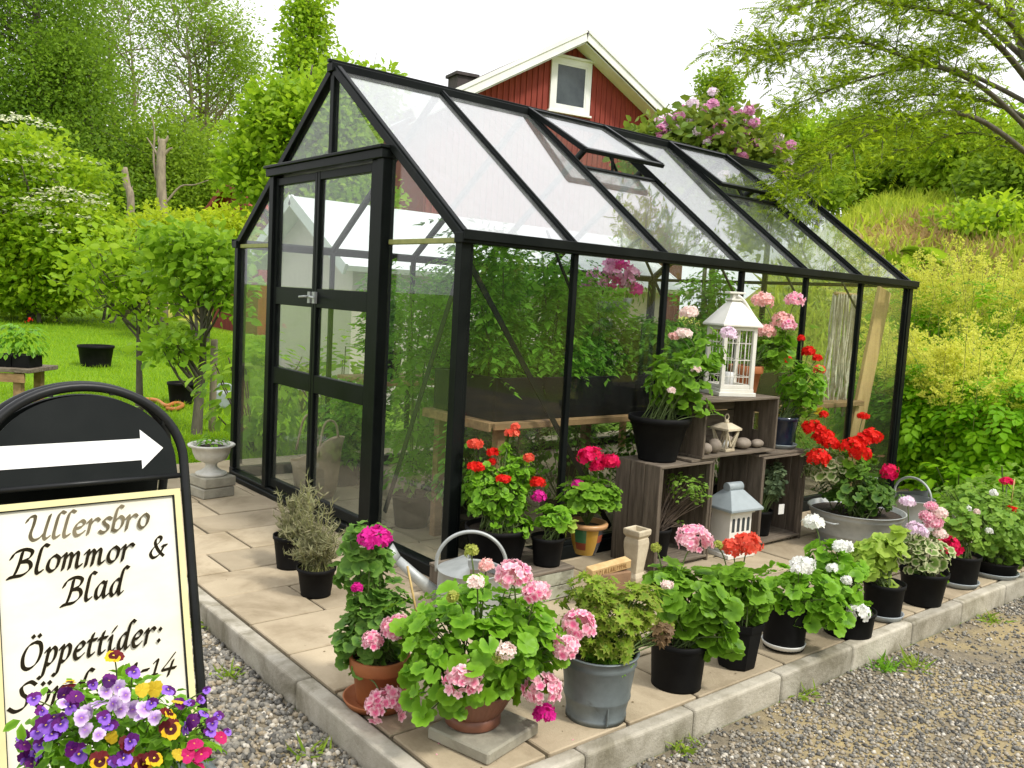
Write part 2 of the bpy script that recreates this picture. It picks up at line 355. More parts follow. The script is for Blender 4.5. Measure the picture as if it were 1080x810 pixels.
def tag(o, label=None, cat=None, group=None, kind=None):
    for k, v in (('label', label), ('category', cat), ('group', group), ('kind', kind)):
        if v: o[k] = v
    return o
def thing(name, label, cat, loc, group=None):
    o = bpy.data.objects.new(name, None); col.objects.link(o); o.location = tuple(float(x) for x in loc)
    o.empty_display_size = .1
    return tag(o, label, cat, group)
def copy_thing(src, loc, label=None, rotz=0):
    def cp(o, par):
        c = o.copy(); col.objects.link(c); c.parent = par
        for ch in o.children: cp(ch, c)
        return c
    r = cp(src, None); r.location = tuple(float(x) for x in loc); r.rotation_euler = (0, 0, rotz)
    if label: r['label'] = label
    return r
def crom(P, n=8):
    P = np.asarray(P, float); Q = np.concatenate([[2*P[0]-P[1]], P, [2*P[-1]-P[-2]]]); out = []
    for i in range(1, len(Q)-2):
        t = np.linspace(0, 1, n, endpoint=False)[:, None]
        a, b, c, d = Q[i-1], Q[i], Q[i+1], Q[i+2]
        out.append(.5*(2*b+(c-a)*t+(2*a-5*b+4*c-d)*t*t+(3*b-a-3*c+d)*t**3))
    return np.concatenate(out+[P[-1:]])

# ------------------------------------------------------------------ leaf templates: (verts, faces, rad)
def tpl(v, f, r): return A(v, float), A(f, np.int64), A(r, float)
T_FAR = tpl([(0, 0, 0), (.5, .3, .08), (1, 0, -.05), (.5, -.3, .08)], [(0, 2, 1), (0, 3, 2)], [0, 1, .5, 1])
T_OVAL = tpl([(0, 0, 0), (.3, .26, .06), (.68, .24, .05), (1, 0, -.1), (.68, -.24, .05), (.3, -.26, .06), (.3, 0, 0), (.68, 0, -.01)],
             [(0, 6, 1), (0, 5, 6), (6, 7, 2), (6, 2, 1), (6, 5, 4), (6, 4, 7), (7, 3, 2), (7, 4, 3)], [0, 1, 1, 1, 1, 1, 0, 0])
def round_leaf(n, lob, dep_, cup=.12, notch=.35, wav=.06):
    th = np.linspace(-PI+notch, PI-notch, n); k = np.arange(n)
    ro = (1-dep_*(k % lob == 0)) if lob else np.ones(n)
    V = [(0, 0, -cup)]+[(.55*math.cos(t), .55*math.sin(t), -.1*cup+wav*.4*math.sin(5*t)) for t in th]
    V += [(r*math.cos(t), r*math.sin(t), cup*.25+wav*math.sin(7*t)) for t, r in zip(th, ro)]
    f = []
    for i in range(n-1):
        f += [(0, 1+i, 2+i), (1+i, 1+n+i, 2+n+i), (1+i, 2+n+i, 2+i)]
    return tpl(V, f, [0]+[.55]*n+[1]*n)
T_GER = round_leaf(19, 3, .13, .20, .35, .08)
T_GERL = round_leaf(22, 3, .12, .18, .28, .075)
T_LOB = round_leaf(15, 2, .42, .10, .4)
T_SMALL = round_leaf(9, 0, 0, .14, .4)
def pinnate(pairs, w, l, droop=.15, term=True):
    V = []; f = []; r = []
    for i in range(pairs):
        x = .22+.68*i/max(1, pairs-1); z = -droop*x*x; ll = l*(1-.35*abs(i/max(1, pairs-1)-.35))
        for s in (1, -1):
            b = len(V); ang = 1.05; dx, dy = math.cos(ang), math.sin(ang)*s
            V += [(x, 0, z), (x+dx*ll*.5-dy*w, dy*ll*.5+dx*w*s*0-.0, z+.03), (x+dx*ll, dy*ll, z-.06), (x+dx*ll*.5+dy*w*s*.9, dy*ll*.5-w*.3*s, z+.03)]
            f += [(b, b+1, b+2), (b, b+2, b+3)]; r += [0, 1, .6, 1]
    if term:
        b = len(V); V += [(.9, 0, -droop*.8), (1.05, w*1.6, -droop), (1.05+l, 0, -droop*1.3), (1.05, -w*1.6, -droop)]
        f += [(b, b+2, b+1), (b, b+3, b+2)]; r += [0, 1, .6, 1]
    b = len(V); V += [(0, .012, 0), (0, -.012, 0), (1, 0, -droop)]; f += [(b, b+1, b+2)]; r += [0, 0, 0]
    return tpl(V, f, r)
T_PINN = pinnate(5, .055, .34)
T_TOM = pinnate(3, .10, .42, .3)
T_FERN = pinnate(12, .035, .30, .35)
def compound(T, spec):
    v, f, r = T; V = []; Fc = []; R_ = []
    for (x, y, a, s, z) in spec:
        ca, sa = math.cos(a), math.sin(a); Fc.append(f+len(V)*len(v)); V.append(np.stack([x+s*(v[:, 0]*ca-v[:, 1]*sa), y+s*(v[:, 0]*sa+v[:, 1]*ca), z+s*v[:, 2]], 1)); R_.append(r)
    return np.concatenate(V), np.concatenate(Fc), np.concatenate(R_)
T_ARUN = compound(T_OVAL, [(.25, .02, 1.0, .42, 0), (.25, -.02, -1.0, .42, 0), (.55, .02, .8, .45, -.03), (.55, -.02, -.8, .45, -.03), (.75, 0, 0, .55, -.07)])
T_BLADE = tpl([(0, .06, 0), (0, -.06, 0), (.55, -.05, .06), (.55, .05, .06), (1, 0, -.05)], [(0, 1, 2), (0, 2, 3), (3, 2, 4)], [0, 0, .5, .5, 1])
T_NEEDLE = tpl([(0, .035, 0), (0, -.035, 0), (1, 0, 0)], [(0, 1, 2)], [0, 0, 1])
def floret(n=5, w=.42, up=.25):
    V = []; f = []; r = []
    for i in range(n):
        a = i*2*PI/n+.2; b = len(V); ca, sa = math.cos(a), math.sin(a)
        for (x, y, z) in ((.05, 0, 0), (.6, w, up*.6), (1, w*.45, up), (1, -w*.45, up), (.6, -w, up*.6)):
            V.append((x*ca-y*sa, x*sa+y*ca, z))
        f += [(b, b+2, b+1), (b, b+3, b+2), (b, b+4, b+3)]; r += [0, .7, 1, 1, .7]
    return tpl(V, f, r)
T_FLO = floret()
T_STONE = tpl([(-.5, -.35, 0), (.45, -.4, .02), (.55, .3, 0), (-.4, .42, 0), (-.25, -.15, .42), (.3, -.1, .36), (.2, .25, .44), (0, 0, -.4)],
              [(0, 1, 5), (0, 5, 4), (1, 2, 6), (1, 6, 5), (2, 3, 6), (3, 0, 4), (3, 4, 6), (4, 5, 6), (0, 7, 1), (1, 7, 2), (2, 7, 3), (3, 7, 0)], [0]*8)
def rdir(n, up=-1.0):
    d = rng.normal(size=(n*4+20, 3)); d = norm(d); d = d[d[:, 2] > up][:n]; return d
# ================================================================== SETTING
def struct(o): return tag(o, kind='structure')
# ground: one sheet to the horizon
def axis(a, b, step, far):
    m = np.arange(a, b+step/2, step); g = np.geomspace(step*1.3, far, 26)
    return np.concatenate([(a-np.cumsum(g*0+0)-g)[::-1], m, b+g])
gx = axis(-14, 30, .7, 420); gy = axis(-12, 34, .7, 420)
X, Y = np.meshgrid(gx, gy, indexing='ij'); nz = np.sin(X*.9+1.3*np.sin(Y*.5))*np.cos(Y*.7)*.10
hillm = smooth(6.0, 8.5, X)
Z = gz(X, Y)+nz*hillm
mb = MB(); ny = len(gy); I, J = np.meshgrid(np.arange(len(gx)-1), np.arange(ny-1), indexing='ij'); i0 = (I*ny+J).ravel()
mb.add(np.stack([X, Y, Z], -1).reshape(-1, 3), np.stack([i0, i0+ny, i0+ny+1, i0+1], 1), 0, True)
gm, nt, o = new_mat('ground_turf')
b = nd(nt, 'ShaderNodeBsdfPrincipled'); nt.links.new(b.outputs[0], o.inputs[0]); b.inputs['Roughness'].default_value = .9
b.inputs['Specular IOR Level'].default_value = .1
tc = nd(nt, 'ShaderNodeTexCoord'); v = tc.outputs['Object']
lawn = mixc(nt, ramp(nt, noise(nt, .9, 8, .7, v), .35, .65), (.12, .25, .010), (.22, .36, .016))
lawn = mixc(nt, ramp(nt, noise(nt, 30, 4, .6, v), .4, .7), lawn, (.09, .19, .010))
hillc = mixc(nt, ramp(nt, noise(nt, .55, 7, .65, v), .38, .62), (.27, .33, .028), (.40, .38, .06))
hillc = mixc(nt, ramp(nt, noise(nt, .33, 5, .6, v, .5), .54, .66), hillc, (.34, .21, .095))
sp = nd(nt, 'ShaderNodeSeparateXYZ'); nt.links.new(v, sp.inputs[0])
mr = nd(nt, 'ShaderNodeMapRange'); mr.inputs[1].default_value = 5.0; mr.inputs[2].default_value = 8; nt.links.new(sp.outputs[0], mr.inputs[0])
nt.links.new(mixc(nt, mr.outputs[0], lawn, hillc), b.inputs['Base Color'])
bp = nd(nt, 'ShaderNodeBump'); bp.inputs['Strength'].default_value = .7; bp.inputs['Distance'].default_value = .05
nt.links.new(noise(nt, 25, 6, .7, v), bp.inputs['Height']); nt.links.new(bp.outputs[0], b.inputs['Normal'])
struct(mb.build('ground', gm))

# gravel yard: sheet plus loose stones
mb = MB()
mb.add([(-12, -12, -.098), (11, -12, -.098), (11, -1.62, -.098), (-12, -1.62, -.098)], [0, 1, 2, 3])
mb.add([(-12, -1.62, -.098), (-1.13, -1.62, -.098), (-1.13, 2.6, -.098), (-12, 2.6, -.098)], [0, 1, 2, 3])
M['gravel'] = pbr('gravel', (.24, .20, .135), (.13, .11, .075), rough=.95, scale=55, lo=.3, hi=.7, bump=1.0, bscale=75, c3=(.36, .28, .13), s3=1.1, lo3=.46, hi3=.6)
struct(mb.build('gravel_yard', M['gravel']))
def stones(n, x0, x1, y0, y1, smin, smax):
    p = np.stack([rng.uniform(x0, x1, n), rng.uniform(y0, y1, n), np.full(n, -.096)], 1)
    return p, smin+(smax-smin)*rng.random(n)**2.2
P, S = zip(stones(26000, -2.2, -1.13, -2.3, 1.4, .011, .030), stones(36000, -1.0, 3.6, -3.0, -1.625, .007, .021), stones(6000, 3.6, 7, -2.9, -1.625, .012, .03))
P = np.concatenate(P); S = np.concatenate(S)
bare = (np.sin(P[:, 0]*3.1+1.0)+np.sin(P[:, 1]*4.3+P[:, 0]*1.7)+.5*np.sin(P[:, 0]*9)) > .75
keep = ~(bare & (P[:, 0] > -.9) & (rng.random(len(P)) < .8)); P = P[keep]; S = S[keep]
mb = MB(); th = rng.uniform(0, 2*PI, len(P))
mb.leaves(P, norm(A([0, 0, 1.])+rng.normal(size=P.shape)*.25), np.stack([np.cos(th), np.sin(th), 0*th], 1), S, T_STONE)
sm, nt, o = new_mat('gravel_stone')
b = nd(nt, 'ShaderNodeBsdfPrincipled'); nt.links.new(b.outputs[0], o.inputs[0]); b.inputs['Roughness'].default_value = .85
a1 = nd(nt, 'ShaderNodeAttribute', attribute_name='tint'); r = nd(nt, 'ShaderNodeValToRGB')
for p_, c_ in ((.0, (.06, .058, .052)), (.35, (.17, .162, .14)), (.65, (.29, .268, .22)), (.85, (.29, .235, .155)), (1.0, (.56, .53, .46))):
    e = r.color_ramp.elements.new(p_) if p_ not in (0., 1.) else r.color_ramp.elements[-1 if p_ else 0]
    e.color = rgba(c_)
nt.links.new(a1.outputs['Fac'], r.inputs[0]); nt.links.new(r.outputs[0], b.inputs['Base Color'])
tag(mb.build('gravel', sm), kind='stuff')

# paving: slabs with open joints over a bed, kerbs round the two outer edges
PX0, PX1, PY0, PY1 = -1.05, 5.1, -1.545, 3.35
mb = MB(); mb.span(PX0, PX1, PY0, PY1, -.11, -.012); struct(mb.build('paving_bed', M['joint']))
mb = MB(); y = PY0+.005; row = 0; rowsy = [-1.545, -1.165, -.79, -.415, -.05, .325, .66, .985, 1.36, 1.735, 2.11, 2.49, 2.87, 3.35]
for ya, yb in zip(rowsy[:-1], rowsy[1:]):
    x = PX0+.004; k = row
    while x < PX1-.02:
        w = (.565, .375, .56, .37, .555)[(k*3+row) % 5] if x > PX0+.01 else (.35, .56, .2, .45)[row % 4]
        x2 = min(PX1, x+w); g = .005+.003*random.random()
        dz = random.uniform(-.0025, .0025)
        mb.box(((x+x2)/2, (ya+yb)/2, -.022+dz), (x2-x-2*g, yb-ya-2*g, .044),
               [[1, 0, random.uniform(-.003, .003)], [0, 1, random.uniform(-.003, .003)], [0, 0, 1]])
        x = x2; k += 1
    row += 1
# each slab's own shade
pm, nt, o = new_mat('paving_slab')
nt.nodes.clear(); m = M['slab']; nt = m.node_tree
b = [n for n in nt.nodes if n.type == 'BSDF_PRINCIPLED'][0]; lk = b.inputs['Base Color'].links[0].from_socket
vo = nd(nt, 'ShaderNodeTexCoord'); geo = nd(nt, 'ShaderNodeNewGeometry')
hs = nd(nt, 'ShaderNodeHueSaturation'); mrr = nd(nt, 'ShaderNodeMapRange'); mrr.inputs[3].default_value = .82; mrr.inputs[4].default_value = 1.12
nt.links.new(geo.outputs['Random Per Island'], mrr.inputs[0]); nt.links.new(mrr.outputs[0], hs.inputs['Value']); nt.links.new(lk, hs.inputs['Color'])
nt.links.new(hs.outputs[0], b.inputs['Base Color'])
struct(mb.build('paving', M['slab'], bevel=.004))
mb = MB()
x = -1.125
for w in (.53, .535, .54, .535, .54, .53, .54, .54, .53, .54, .54, .54, .54, .5):
    mb.span(x+.002, x+w-.002, -1.612, -1.549, -.16, .004+random.uniform(-.002, .002)); x += w
y = -1.545
for w in (.9, .88, .9, .9, .85, .46):
    mb.span(-1.125, -1.055, y+.002, y+w-.002, -.16, .003+random.uniform(-.002, .002)); y += w
m = M['kerb']; nt = m.node_tree; b = [n for n in nt.nodes if n.type == 'BSDF_PRINCIPLED'][0]; lk = b.inputs['Base Color'].links[0].from_socket
geo = nd(nt, 'ShaderNodeNewGeometry'); hs = nd(nt, 'ShaderNodeHueSaturation'); mrr = nd(nt, 'ShaderNodeMapRange'); mrr.inputs[3].default_value = .85; mrr.inputs[4].default_value = 1.15
nt.links.new(geo.outputs['Random Per Island'], mrr.inputs[0]); nt.links.new(mrr.outputs[0], hs.inputs['Value']); nt.links.new(lk, hs.inputs['Color']); nt.links.new(hs.outputs[0], b.inputs['Base Color'])
struct(mb.build('kerb', M['kerb'], bevel=.012, seg=3))

# grass blades on the lawn and the hill
def blades(name, n, gen, s0, s1, mat, T=T_BLADE, lean=.35):
    p = gen(n); p = np.concatenate([p, gz(p[:, 0], p[:, 1])[:, None]+np.where(p[:, :1] > 6, 0, 0)], 1)
    p[:, 2] += np.sin(p[:, 0]*.9+1.3*np.sin(p[:, 1]*.5))*np.cos(p[:, 1]*.7)*.10*smooth(6.0, 8.5, p[:, 0])
    k = len(p); tip = norm(A([0, 0, 1.])+rng.normal(size=(k, 3))*lean); tip[:, 2] = abs(tip[:, 2])
    mb = MB(); mb.leaves(p-A([0, 0, .01]), rng.normal(size=(k, 3)), tip, rng.uniform(s0, s1, k), T)
    return tag(mb.build(name, mat), kind='stuff')
def lawn_gen(n):
    t = 5.0+17*rng.random(n)**1.6; px = rng.uniform(-60, 330, n)
    p = np.stack([CAM[0]+t*(F[0]+RT[0]*(px-540)/FX), CAM[1]+t*(F[1]+RT[1]*(px-540)/FX)], 1)
    return p[(p[:, 1] > 3.42) | ((p[:, 0] < -1.3) & (p[:, 1] > 2.7))]
blades('lawn_grass', 60000, lawn_gen, .035, .10, LF['grass'])
def hill_gen(n):
    t = 8.5+16*rng.random(n); px = rng.uniform(800, 1180, n)
    p = np.stack([CAM[0]+t*(F[0]+RT[0]*(px-540)/FX), CAM[1]+t*(F[1]+RT[1]*(px-540)/FX)], 1)
    k = (p[:, 0] > 6.4) & ((np.sin(p[:, 0]*1.1+.4)+np.sin(p[:, 1]*1.7+p[:, 0]*.6)+rng.normal(size=len(p))*.5) < .9)
    return p[k]
blades('hill_grass', 30000, hill_gen, .12, .42, LF['hillgrass'], lean=.55)
def dry_gen(n):
    t = 10+7*rng.random(n); px = rng.normal(990, 45, n)
    p = np.stack([CAM[0]+t*(F[0]+RT[0]*(px-540)/FX), CAM[1]+t*(F[1]+RT[1]*(px-540)/FX)], 1); return p[p[:, 0] > 6.4]
blades('dry_grass', 6000, dry_gen, .12, .35, LF['drygrass'], lean=.5)

# ================================================================== GREENHOUSE
gh = thing('greenhouse', 'black framed glass greenhouse with open roof vents and double doors', 'greenhouse', (0, 0, 0))
bm = M['black_metal']
SL = math.atan2(GR-GH, GW/2); UN = A([0, -math.sin(SL), math.cos(SL)]); UF = A([0, math.sin(SL), math.cos(SL)])
def part(fn, name, mat=bm, parent=gh, bevel=.003):
    mb = MB(); fn(mb); return mb.build(name, mat, parent, bevel)
# base rails
part(lambda m: (m.span(-.03, GL+.03, -.03, .035, .0, .075), m.span(0, GL, -.02, .02, .075, .10)), 'base_rail')
part(lambda m: (m.span(-.03, GL+.03, GW-.035, GW+.03, .0, .075),), 'base_rail')
part(lambda m: (m.span(-.045, .03, .035, GW-.035, .0, .06), m.span(-.06, -.0, .6, GW+.02, .0, .035)), 'base_rail')
part(lambda m: m.span(GL-.03, GL+.03, .035, GW-.035, .0, .07), 'base_rail')
for x in (0, GL):
    for y in (0, GW):
        part(lambda m: (m.span(x-.028, x+.028, y-.028, y+.028, .075, GH-.02), m.span(x+(.03 if x == 0 else -.05), x+(.05 if x == 0 else -.03), y-.02, y+.02, .1, GH-.03)), 'corner_post')
# eaves with gutter lip
for y, s in ((0, -1), (GW, 1)):
    part(lambda m: (m.span(-.04, GL+.05, min(y-.025*s, y+.05*s), max(y-.025*s, y+.05*s), GH-.035, GH+.015),
                    m.span(-.04, GL+.05, min(y+.05*s, y+.062*s), max(y+.05*s, y+.062*s), GH-.02, GH+.028)), 'eave_rail')
part(lambda m: (m.box((GL/2, GW/2, GR+.0), (GL+.08, .07, .05)), m.box((GL/2, GW/2, GR+.035), (GL+.10, .03, .02))), 'ridge_rail')
# rafters
for k in range(7):
    x = k*BAY; w = .055 if k in (0, 6) else .028
    for s, y0, U in ((-1, 0, UN), (1, GW, UF)):
        a = A([x, y0, GH]); bnd = A([x, GW/2, GR])
        part(lambda m: (m.beam(a, bnd-norm(bnd-a)*.03, w, .045, U), m.beam(a+U*.026, bnd+U*.026-norm(bnd-a)*.03, w*.55, .012, U)), 'rafter')
    if 0 < k < 6:
        for y in (0, GW): part(lambda m: m.span(x-.016, x+.016, y-.018, y+.018, .10, GH-.035), 'wall_post')
        if k in (1, 2, 3, 4, 5):
            part(lambda m: m.beam((x, .02, GH-.22), (x, .24, GH+.1), .012, .012, (1, 0, 0)), 'brace', bevel=0)
# diagonal braces in the side wall and the gable
part(lambda m: m.beam((.05, .03, 1.60), (BAY*1.6, .03, .12), .03, .008, (0, 1, 0)), 'brace', bevel=0)
part(lambda m: m.beam((.03, .06, 1.55), (.03, .66, .2), .03, .008, (1, 0, 0)), 'brace', bevel=0)
# door opening: jambs, header, mullion
JL, JR, HZ = 2.09, .70, 2.13
part(lambda m: (m.span(-.07, .03, JR-.03, JL+.06, HZ, HZ+.05), m.span(-.085, .03, JR-.04, JL+.07, HZ+.05, HZ+.068)), 'door_header')
part(lambda m: (m.span(-.055, .025, JR-.02, JR+.045, .06, HZ), m.span(-.045, .02, JR+.048, JR+.115, .06, HZ)), 'door_jamb')
part(lambda m: m.span(-.05, .025, JL-.02, JL+.04, .06, HZ), 'door_jamb')
part(lambda m: m.span(-.02, .02, GW/2-.022, GW/2+.022, HZ+.068, GR-.03), 'gable_post')
part(lambda m: m.span(GL-.02, GL+.02, GW/2-.02, GW/2+.02, .07, GR-.03), 'gable_post')
for y0, y1 in ((.03, JR-.03), (JL+.045, GW-.03)):
    part(lambda m: m.span(-.012, .012, y0, y1, GH-.035, GH-.008), 'gable_bar', M['stem_pale'])
part(lambda m: m.span(GL-.015, GL+.015, .03, GW-.03, GH-.03, GH), 'gable_bar')
# panes
def pane(poly, u, w, o, name, mat, parent=gh):
    mb = MB(); mb.poly(poly, o, u, w, .004); return mb.build(name, mat, parent)
for k in range(6):
    x0, x1 = k*BAY+.014, (k+1)*BAY-.014
    vent = k in (2, 4)
    L = math.hypot(GW/2, GR-GH)
    for s, y0 in ((1, 0), (-1, GW)):
        d = A([0, s*math.cos(SL), math.sin(SL)]); top = L-.03
        if vent and s == 1: top = L-.70
        pane([(x0, .02), (x1, .02), (x1, top), (x0, top)], (1, 0, 0), d, (0, y0, GH+.0), 'roof_pane', M['glass_roof'] if s == 1 else M['glass_far'])
    if vent:
        p = A([0, math.cos(SL), math.sin(SL)])*(L-.70)+A([0, 0, GH])
        part(lambda m: m.beam((x0, p[1], p[2]), (x1, p[1], p[2]), .03, .03, UN), 'vent_bar')
    pane([(x0, .1), (x1, .1), (x1, GH-.035), (x0, GH-.035)], (1, 0, 0), (0, 0, 1), (0, .002, 0), 'wall_pane', M['glass_wall'])
    pane([(x0, .08), (x1, .08), (x1, GH-.035), (x0, GH-.035)], (1, 0, 0), (0, 0, 1), (0, GW, 0), 'wall_pane', M['glass_far'])
def rz(y): return GH+(GR-GH)*(y/(GW/2) if y <= GW/2 else (GW-y)/(GW/2))-.03
pane([(.03, .075), (JR-.025, .075), (JR-.025, GH-.036), (.03, GH-.036)], (0, 1, 0), (0, 0, 1), (0, 0, 0), 'gable_pane', M['glass_gable'])
pane([(.05, GH-.006), (JR-.025, GH-.006), (JR-.025, rz(JR-.025))], (0, 1, 0), (0, 0, 1), (0, 0, 0), 'gable_pane', M['glass_gable'])
pane([(JL+.045, .075), (GW-.03, .075), (GW-.03, GH-.036), (JL+.045, GH-.036)], (0, 1, 0), (0, 0, 1), (0, 0, 0), 'gable_pane', M['glass_gable'])
pane([(JL+.045, GH-.006), (GW-.05, GH-.006), (JL+.045, rz(JL+.045))], (0, 1, 0), (0, 0, 1), (0, 0, 0), 'gable_pane', M['glass_gable'])
pane([(JR+.1, HZ+.07), (GW/2-.024, HZ+.07), (GW/2-.024, GR-.05)], (0, 1, 0), (0, 0, 1), (0, 0, 0), 'gable_pane', M['glass_gable'])
pane([(GW/2+.024, HZ+.07), (JL-.08, HZ+.07), (GW/2+.024, GR-.05)], (0, 1, 0), (0, 0, 1), (0, 0, 0), 'gable_pane', M['glass_gable'])
for y0, y1 in ((.03, GW/2-.022), (GW/2+.022, GW-.03)):
    pane([(y0, .075), (y1, .075), (y1, GH-.032), (y0, GH-.032)], (0, 1, 0), (0, 0, 1), (GL, 0, 0), 'gable_pane', M['glass_far'])
pane([(.06, GH), (GW/2-.022, GH), (GW/2-.022, GR-.06)], (0, 1, 0), (0, 0, 1), (GL, 0, 0), 'gable_pane', M['glass_far'])
pane([(GW/2+.022, GH), (GW-.06, GH), (GW/2+.022, GR-.06)], (0, 1, 0), (0, 0, 1), (GL, 0, 0), 'gable_pane', M['glass_far'])
# double door leaves
MID = 1.485
for y0, y1, hs_ in ((JR+.118, MID-.002, 1), (MID+.002, JL-.022, -1)):
    def leaf(m):
        m.span(-.03, .012, y0, y0+.03, .07, HZ-.01); m.span(-.03, .012, y1-.03, y1, .07, HZ-.01)
        m.span(-.028, .01, y0+.03, y1-.03, HZ-.06, HZ-.012); m.span(-.028, .01, y0+.03, y1-.03, 1.30, 1.415)
        m.span(-.028, .01, y0+.03, y1-.03, .775, .885); m.span(-.028, .01, y0+.03, y1-.03, .072, .13)
    d = part(leaf, 'door')
    for z0, z1 in ((.13, .775), (.885, 1.30), (1.415, HZ-.06)):
        pane([(y0+.03, z0), (y1-.03, z0), (y1-.03, z1), (y0+.03, z1)], (0, 1, 0), (0, 0, 1), (-.012, 0, 0), 'door_pane', M['glass_gable'], d)
    yh = y1-.03 if hs_ == 1 else y0+.03
    part(lambda m: (m.box((-.04, yh, 1.36), (.02, .03, .07)), m.tube([(-.05, yh, 1.365), (-.075, yh, 1.365), (-.078, yh-.07*hs_, 1.36)], .007)), 'door_handle', M['zinc_pale'], d)
# roof vents standing ajar
for k, ye, ze in ((2, .745, 2.395), (4, .795, 2.365)):
    x0, x1 = k*BAY-.002, (k+1)*BAY+.002; hA = A([0, GW/2-.02, GR+.02]); e = A([0, ye, ze+.01]); d = norm(e-hA); Lv = np.linalg.norm(e-hA); U = np.cross(A([1., 0, 0]), -d)
    X1 = A([1., 0, 0])
    def vf(m):
        for x in (x0, x1): m.beam(hA+X1*x, e+X1*x, .03, .035, U)
        m.beam(e+X1*(x0-.012)+U*.0, e+X1*(x1+.012), .035, .028, U); m.beam(hA+X1*(x0+.017)-U*.001, hA+X1*(x1-.017)-U*.001, .03, .03, U)
    v_ = part(vf, 'roof_vent')
    pane([(x0+.015, .02), (x1-.015, .02), (x1-.015, Lv-.02), (x0+.015, Lv-.02)], (1, 0, 0), d, hA-U*.004, 'vent_pane', M['glass_roof'], v_)
    rp = A([0, math.cos(SL), math.sin(SL)])*(math.hypot(GW/2, GR-GH)-.70)+A([0, 0, GH])
    part(lambda m: (m.beam(rp+X1*((x0+x1)/2-.06), e+X1*((x0+x1)/2)-d*.12-U*.03, .014, .02, X1), m.beam(rp+X1*((x0+x1)/2+.1)-UN*.08, e+X1*((x0+x1)/2)-d*.16-U*.035, .02, .014, X1)), 'vent_stay', bm, v_)

# ================================================================== BUILDINGS BEHIND
def house():
    hx, hy, hw, apex, ev = 13.967, 14.508, 4.2, 8.42, 6.0; tanr = (apex-ev)/hw
    h = thing('red_house', 'red board house gable with white bargeboards and a small attic window', 'house', (hx, hy, 0)); h.rotation_euler.z = math.radians(-10.5)
    mb = MB(); o = (0, hy, 0)
    mb.poly([(hx-hw, -.6), (hx+hw, -.6), (hx+hw, ev-.1), (hx, apex-.1), (hx-hw, ev-.1)], (0, hy, 0), (1, 0, 0), (0, 0, 1), -4.0)
    x = hx-hw+.06
    while x < hx+hw:
        zt = apex-.12-abs(x-hx)*tanr
        mb.span(x-.022, x+.022, hy-.026, hy, -.3, zt-.02); x += .17
    mb.build('wall', M['red_wall'], h)
    mb = MB(); oh = .55
    for s in (-1, 1):
        a = A([hx, 0, apex]); b_ = A([hx+s*(hw+.55), 0, apex-(hw+.55)*tanr]); d = norm(b_-a); n = A([-d[2]*s, 0, d[0]*s]); n = n if n[2] > 0 else -n
        q = [a, b_, b_+n*.14, a+A([0, 0, .14/n[2]])]
        mb.poly([(p[0], p[2]) for p in (q if s == 1 else q[::-1])], (0, hy+4.4, 0), (1, 0, 0), (0, 0, 1), 4.4+oh)
    rf = mb.build('roof', M['roof_dark'], h)
    mb = MB(); cx = hx-2.6; zc = apex-2.6*tanr
    mb.span(cx-.28, cx+.28, hy+1.2, hy+1.8, zc-.4, zc+.36); mb.span(cx-.34, cx+.34, hy+1.14, hy+1.86, zc+.36, zc+.44)
    mb.build('chimney', M['roof_dark'], rf)
    for s in (-1, 1):
        mb = MB(); a = A([hx, hy-oh-.03, apex+.05]); b_ = A([hx+s*(hw+.6), hy-oh-.03, apex+.05-(hw+.6)*tanr]); d = norm(b_-a); n = norm(A([-d[2], 0, d[0]])); n = n if n[2] > 0 else -n
        mb.poly([(p[0], p[2]) for p in (a+n*.11, b_+n*.11, b_-n*.16, a-A([0, 0, .16/n[2]]))], (0, hy-oh, 0), (1, 0, 0), (0, 0, 1), .04)
        mb.poly([(p[0], p[2]) for p in (a+n*.13, b_+n*.13, b_+n*.03, a+n*.03)], (0, hy-oh-.042, 0), (1, 0, 0), (0, 0, 1), .03)
        # soffit boards
        mb.poly([(p[0], p[2]) for p in (a-n*.17, b_-n*.17, b_-n*.20, a-n*.20)], (0, hy-.02, 0), (1, 0, 0), (0, 0, 1), oh-.06)
        mb.build('bargeboard', M['house_white'], h)
    wx, wz, ww, wh = hx-.095, 7.2, .64, .70
    mb = MB()
    for (x0, x1, z0, z1) in ((-ww, ww, wh-.14, wh), (-ww, ww, -wh, -wh+.14), (-ww, -ww+.15, -wh+.14, wh-.14), (ww-.15, ww, -wh+.14, wh-.14)):
        mb.span(wx+x0, wx+x1, hy-.07, hy+.01, wz+z0, wz+z1)
    mb.span(wx-ww-.06, wx+ww+.06, hy-.12, hy, wz+wh, wz+wh+.06); mb.span(wx-ww-.05, wx+ww+.05, hy-.11, hy, wz-wh-.05, wz-wh)
    w = mb.build('window', M['house_white'], h)
    mb = MB(); mb.span(wx-ww+.15, wx+ww-.15, hy-.045, hy-.01, wz-wh+.14, wz+wh-.14); mb.build('pane', M['house_glass'], w)
    mb = MB(); t = .05
    for (x0, x1, z0, z1) in ((-ww+.15, ww-.15, wh-.19, wh-.14), (-ww+.15, ww-.15, -wh+.14, -wh+.19), (-ww+.15, -ww+.2, -wh+.19, wh-.19), (ww-.2, ww-.15, -wh+.19, wh-.19)):
        mb.span(wx+x0, wx+x1, hy-.06, hy-.046, wz+z0, wz+z1)
    mb.build('sash', M['house_white'], w)
house()
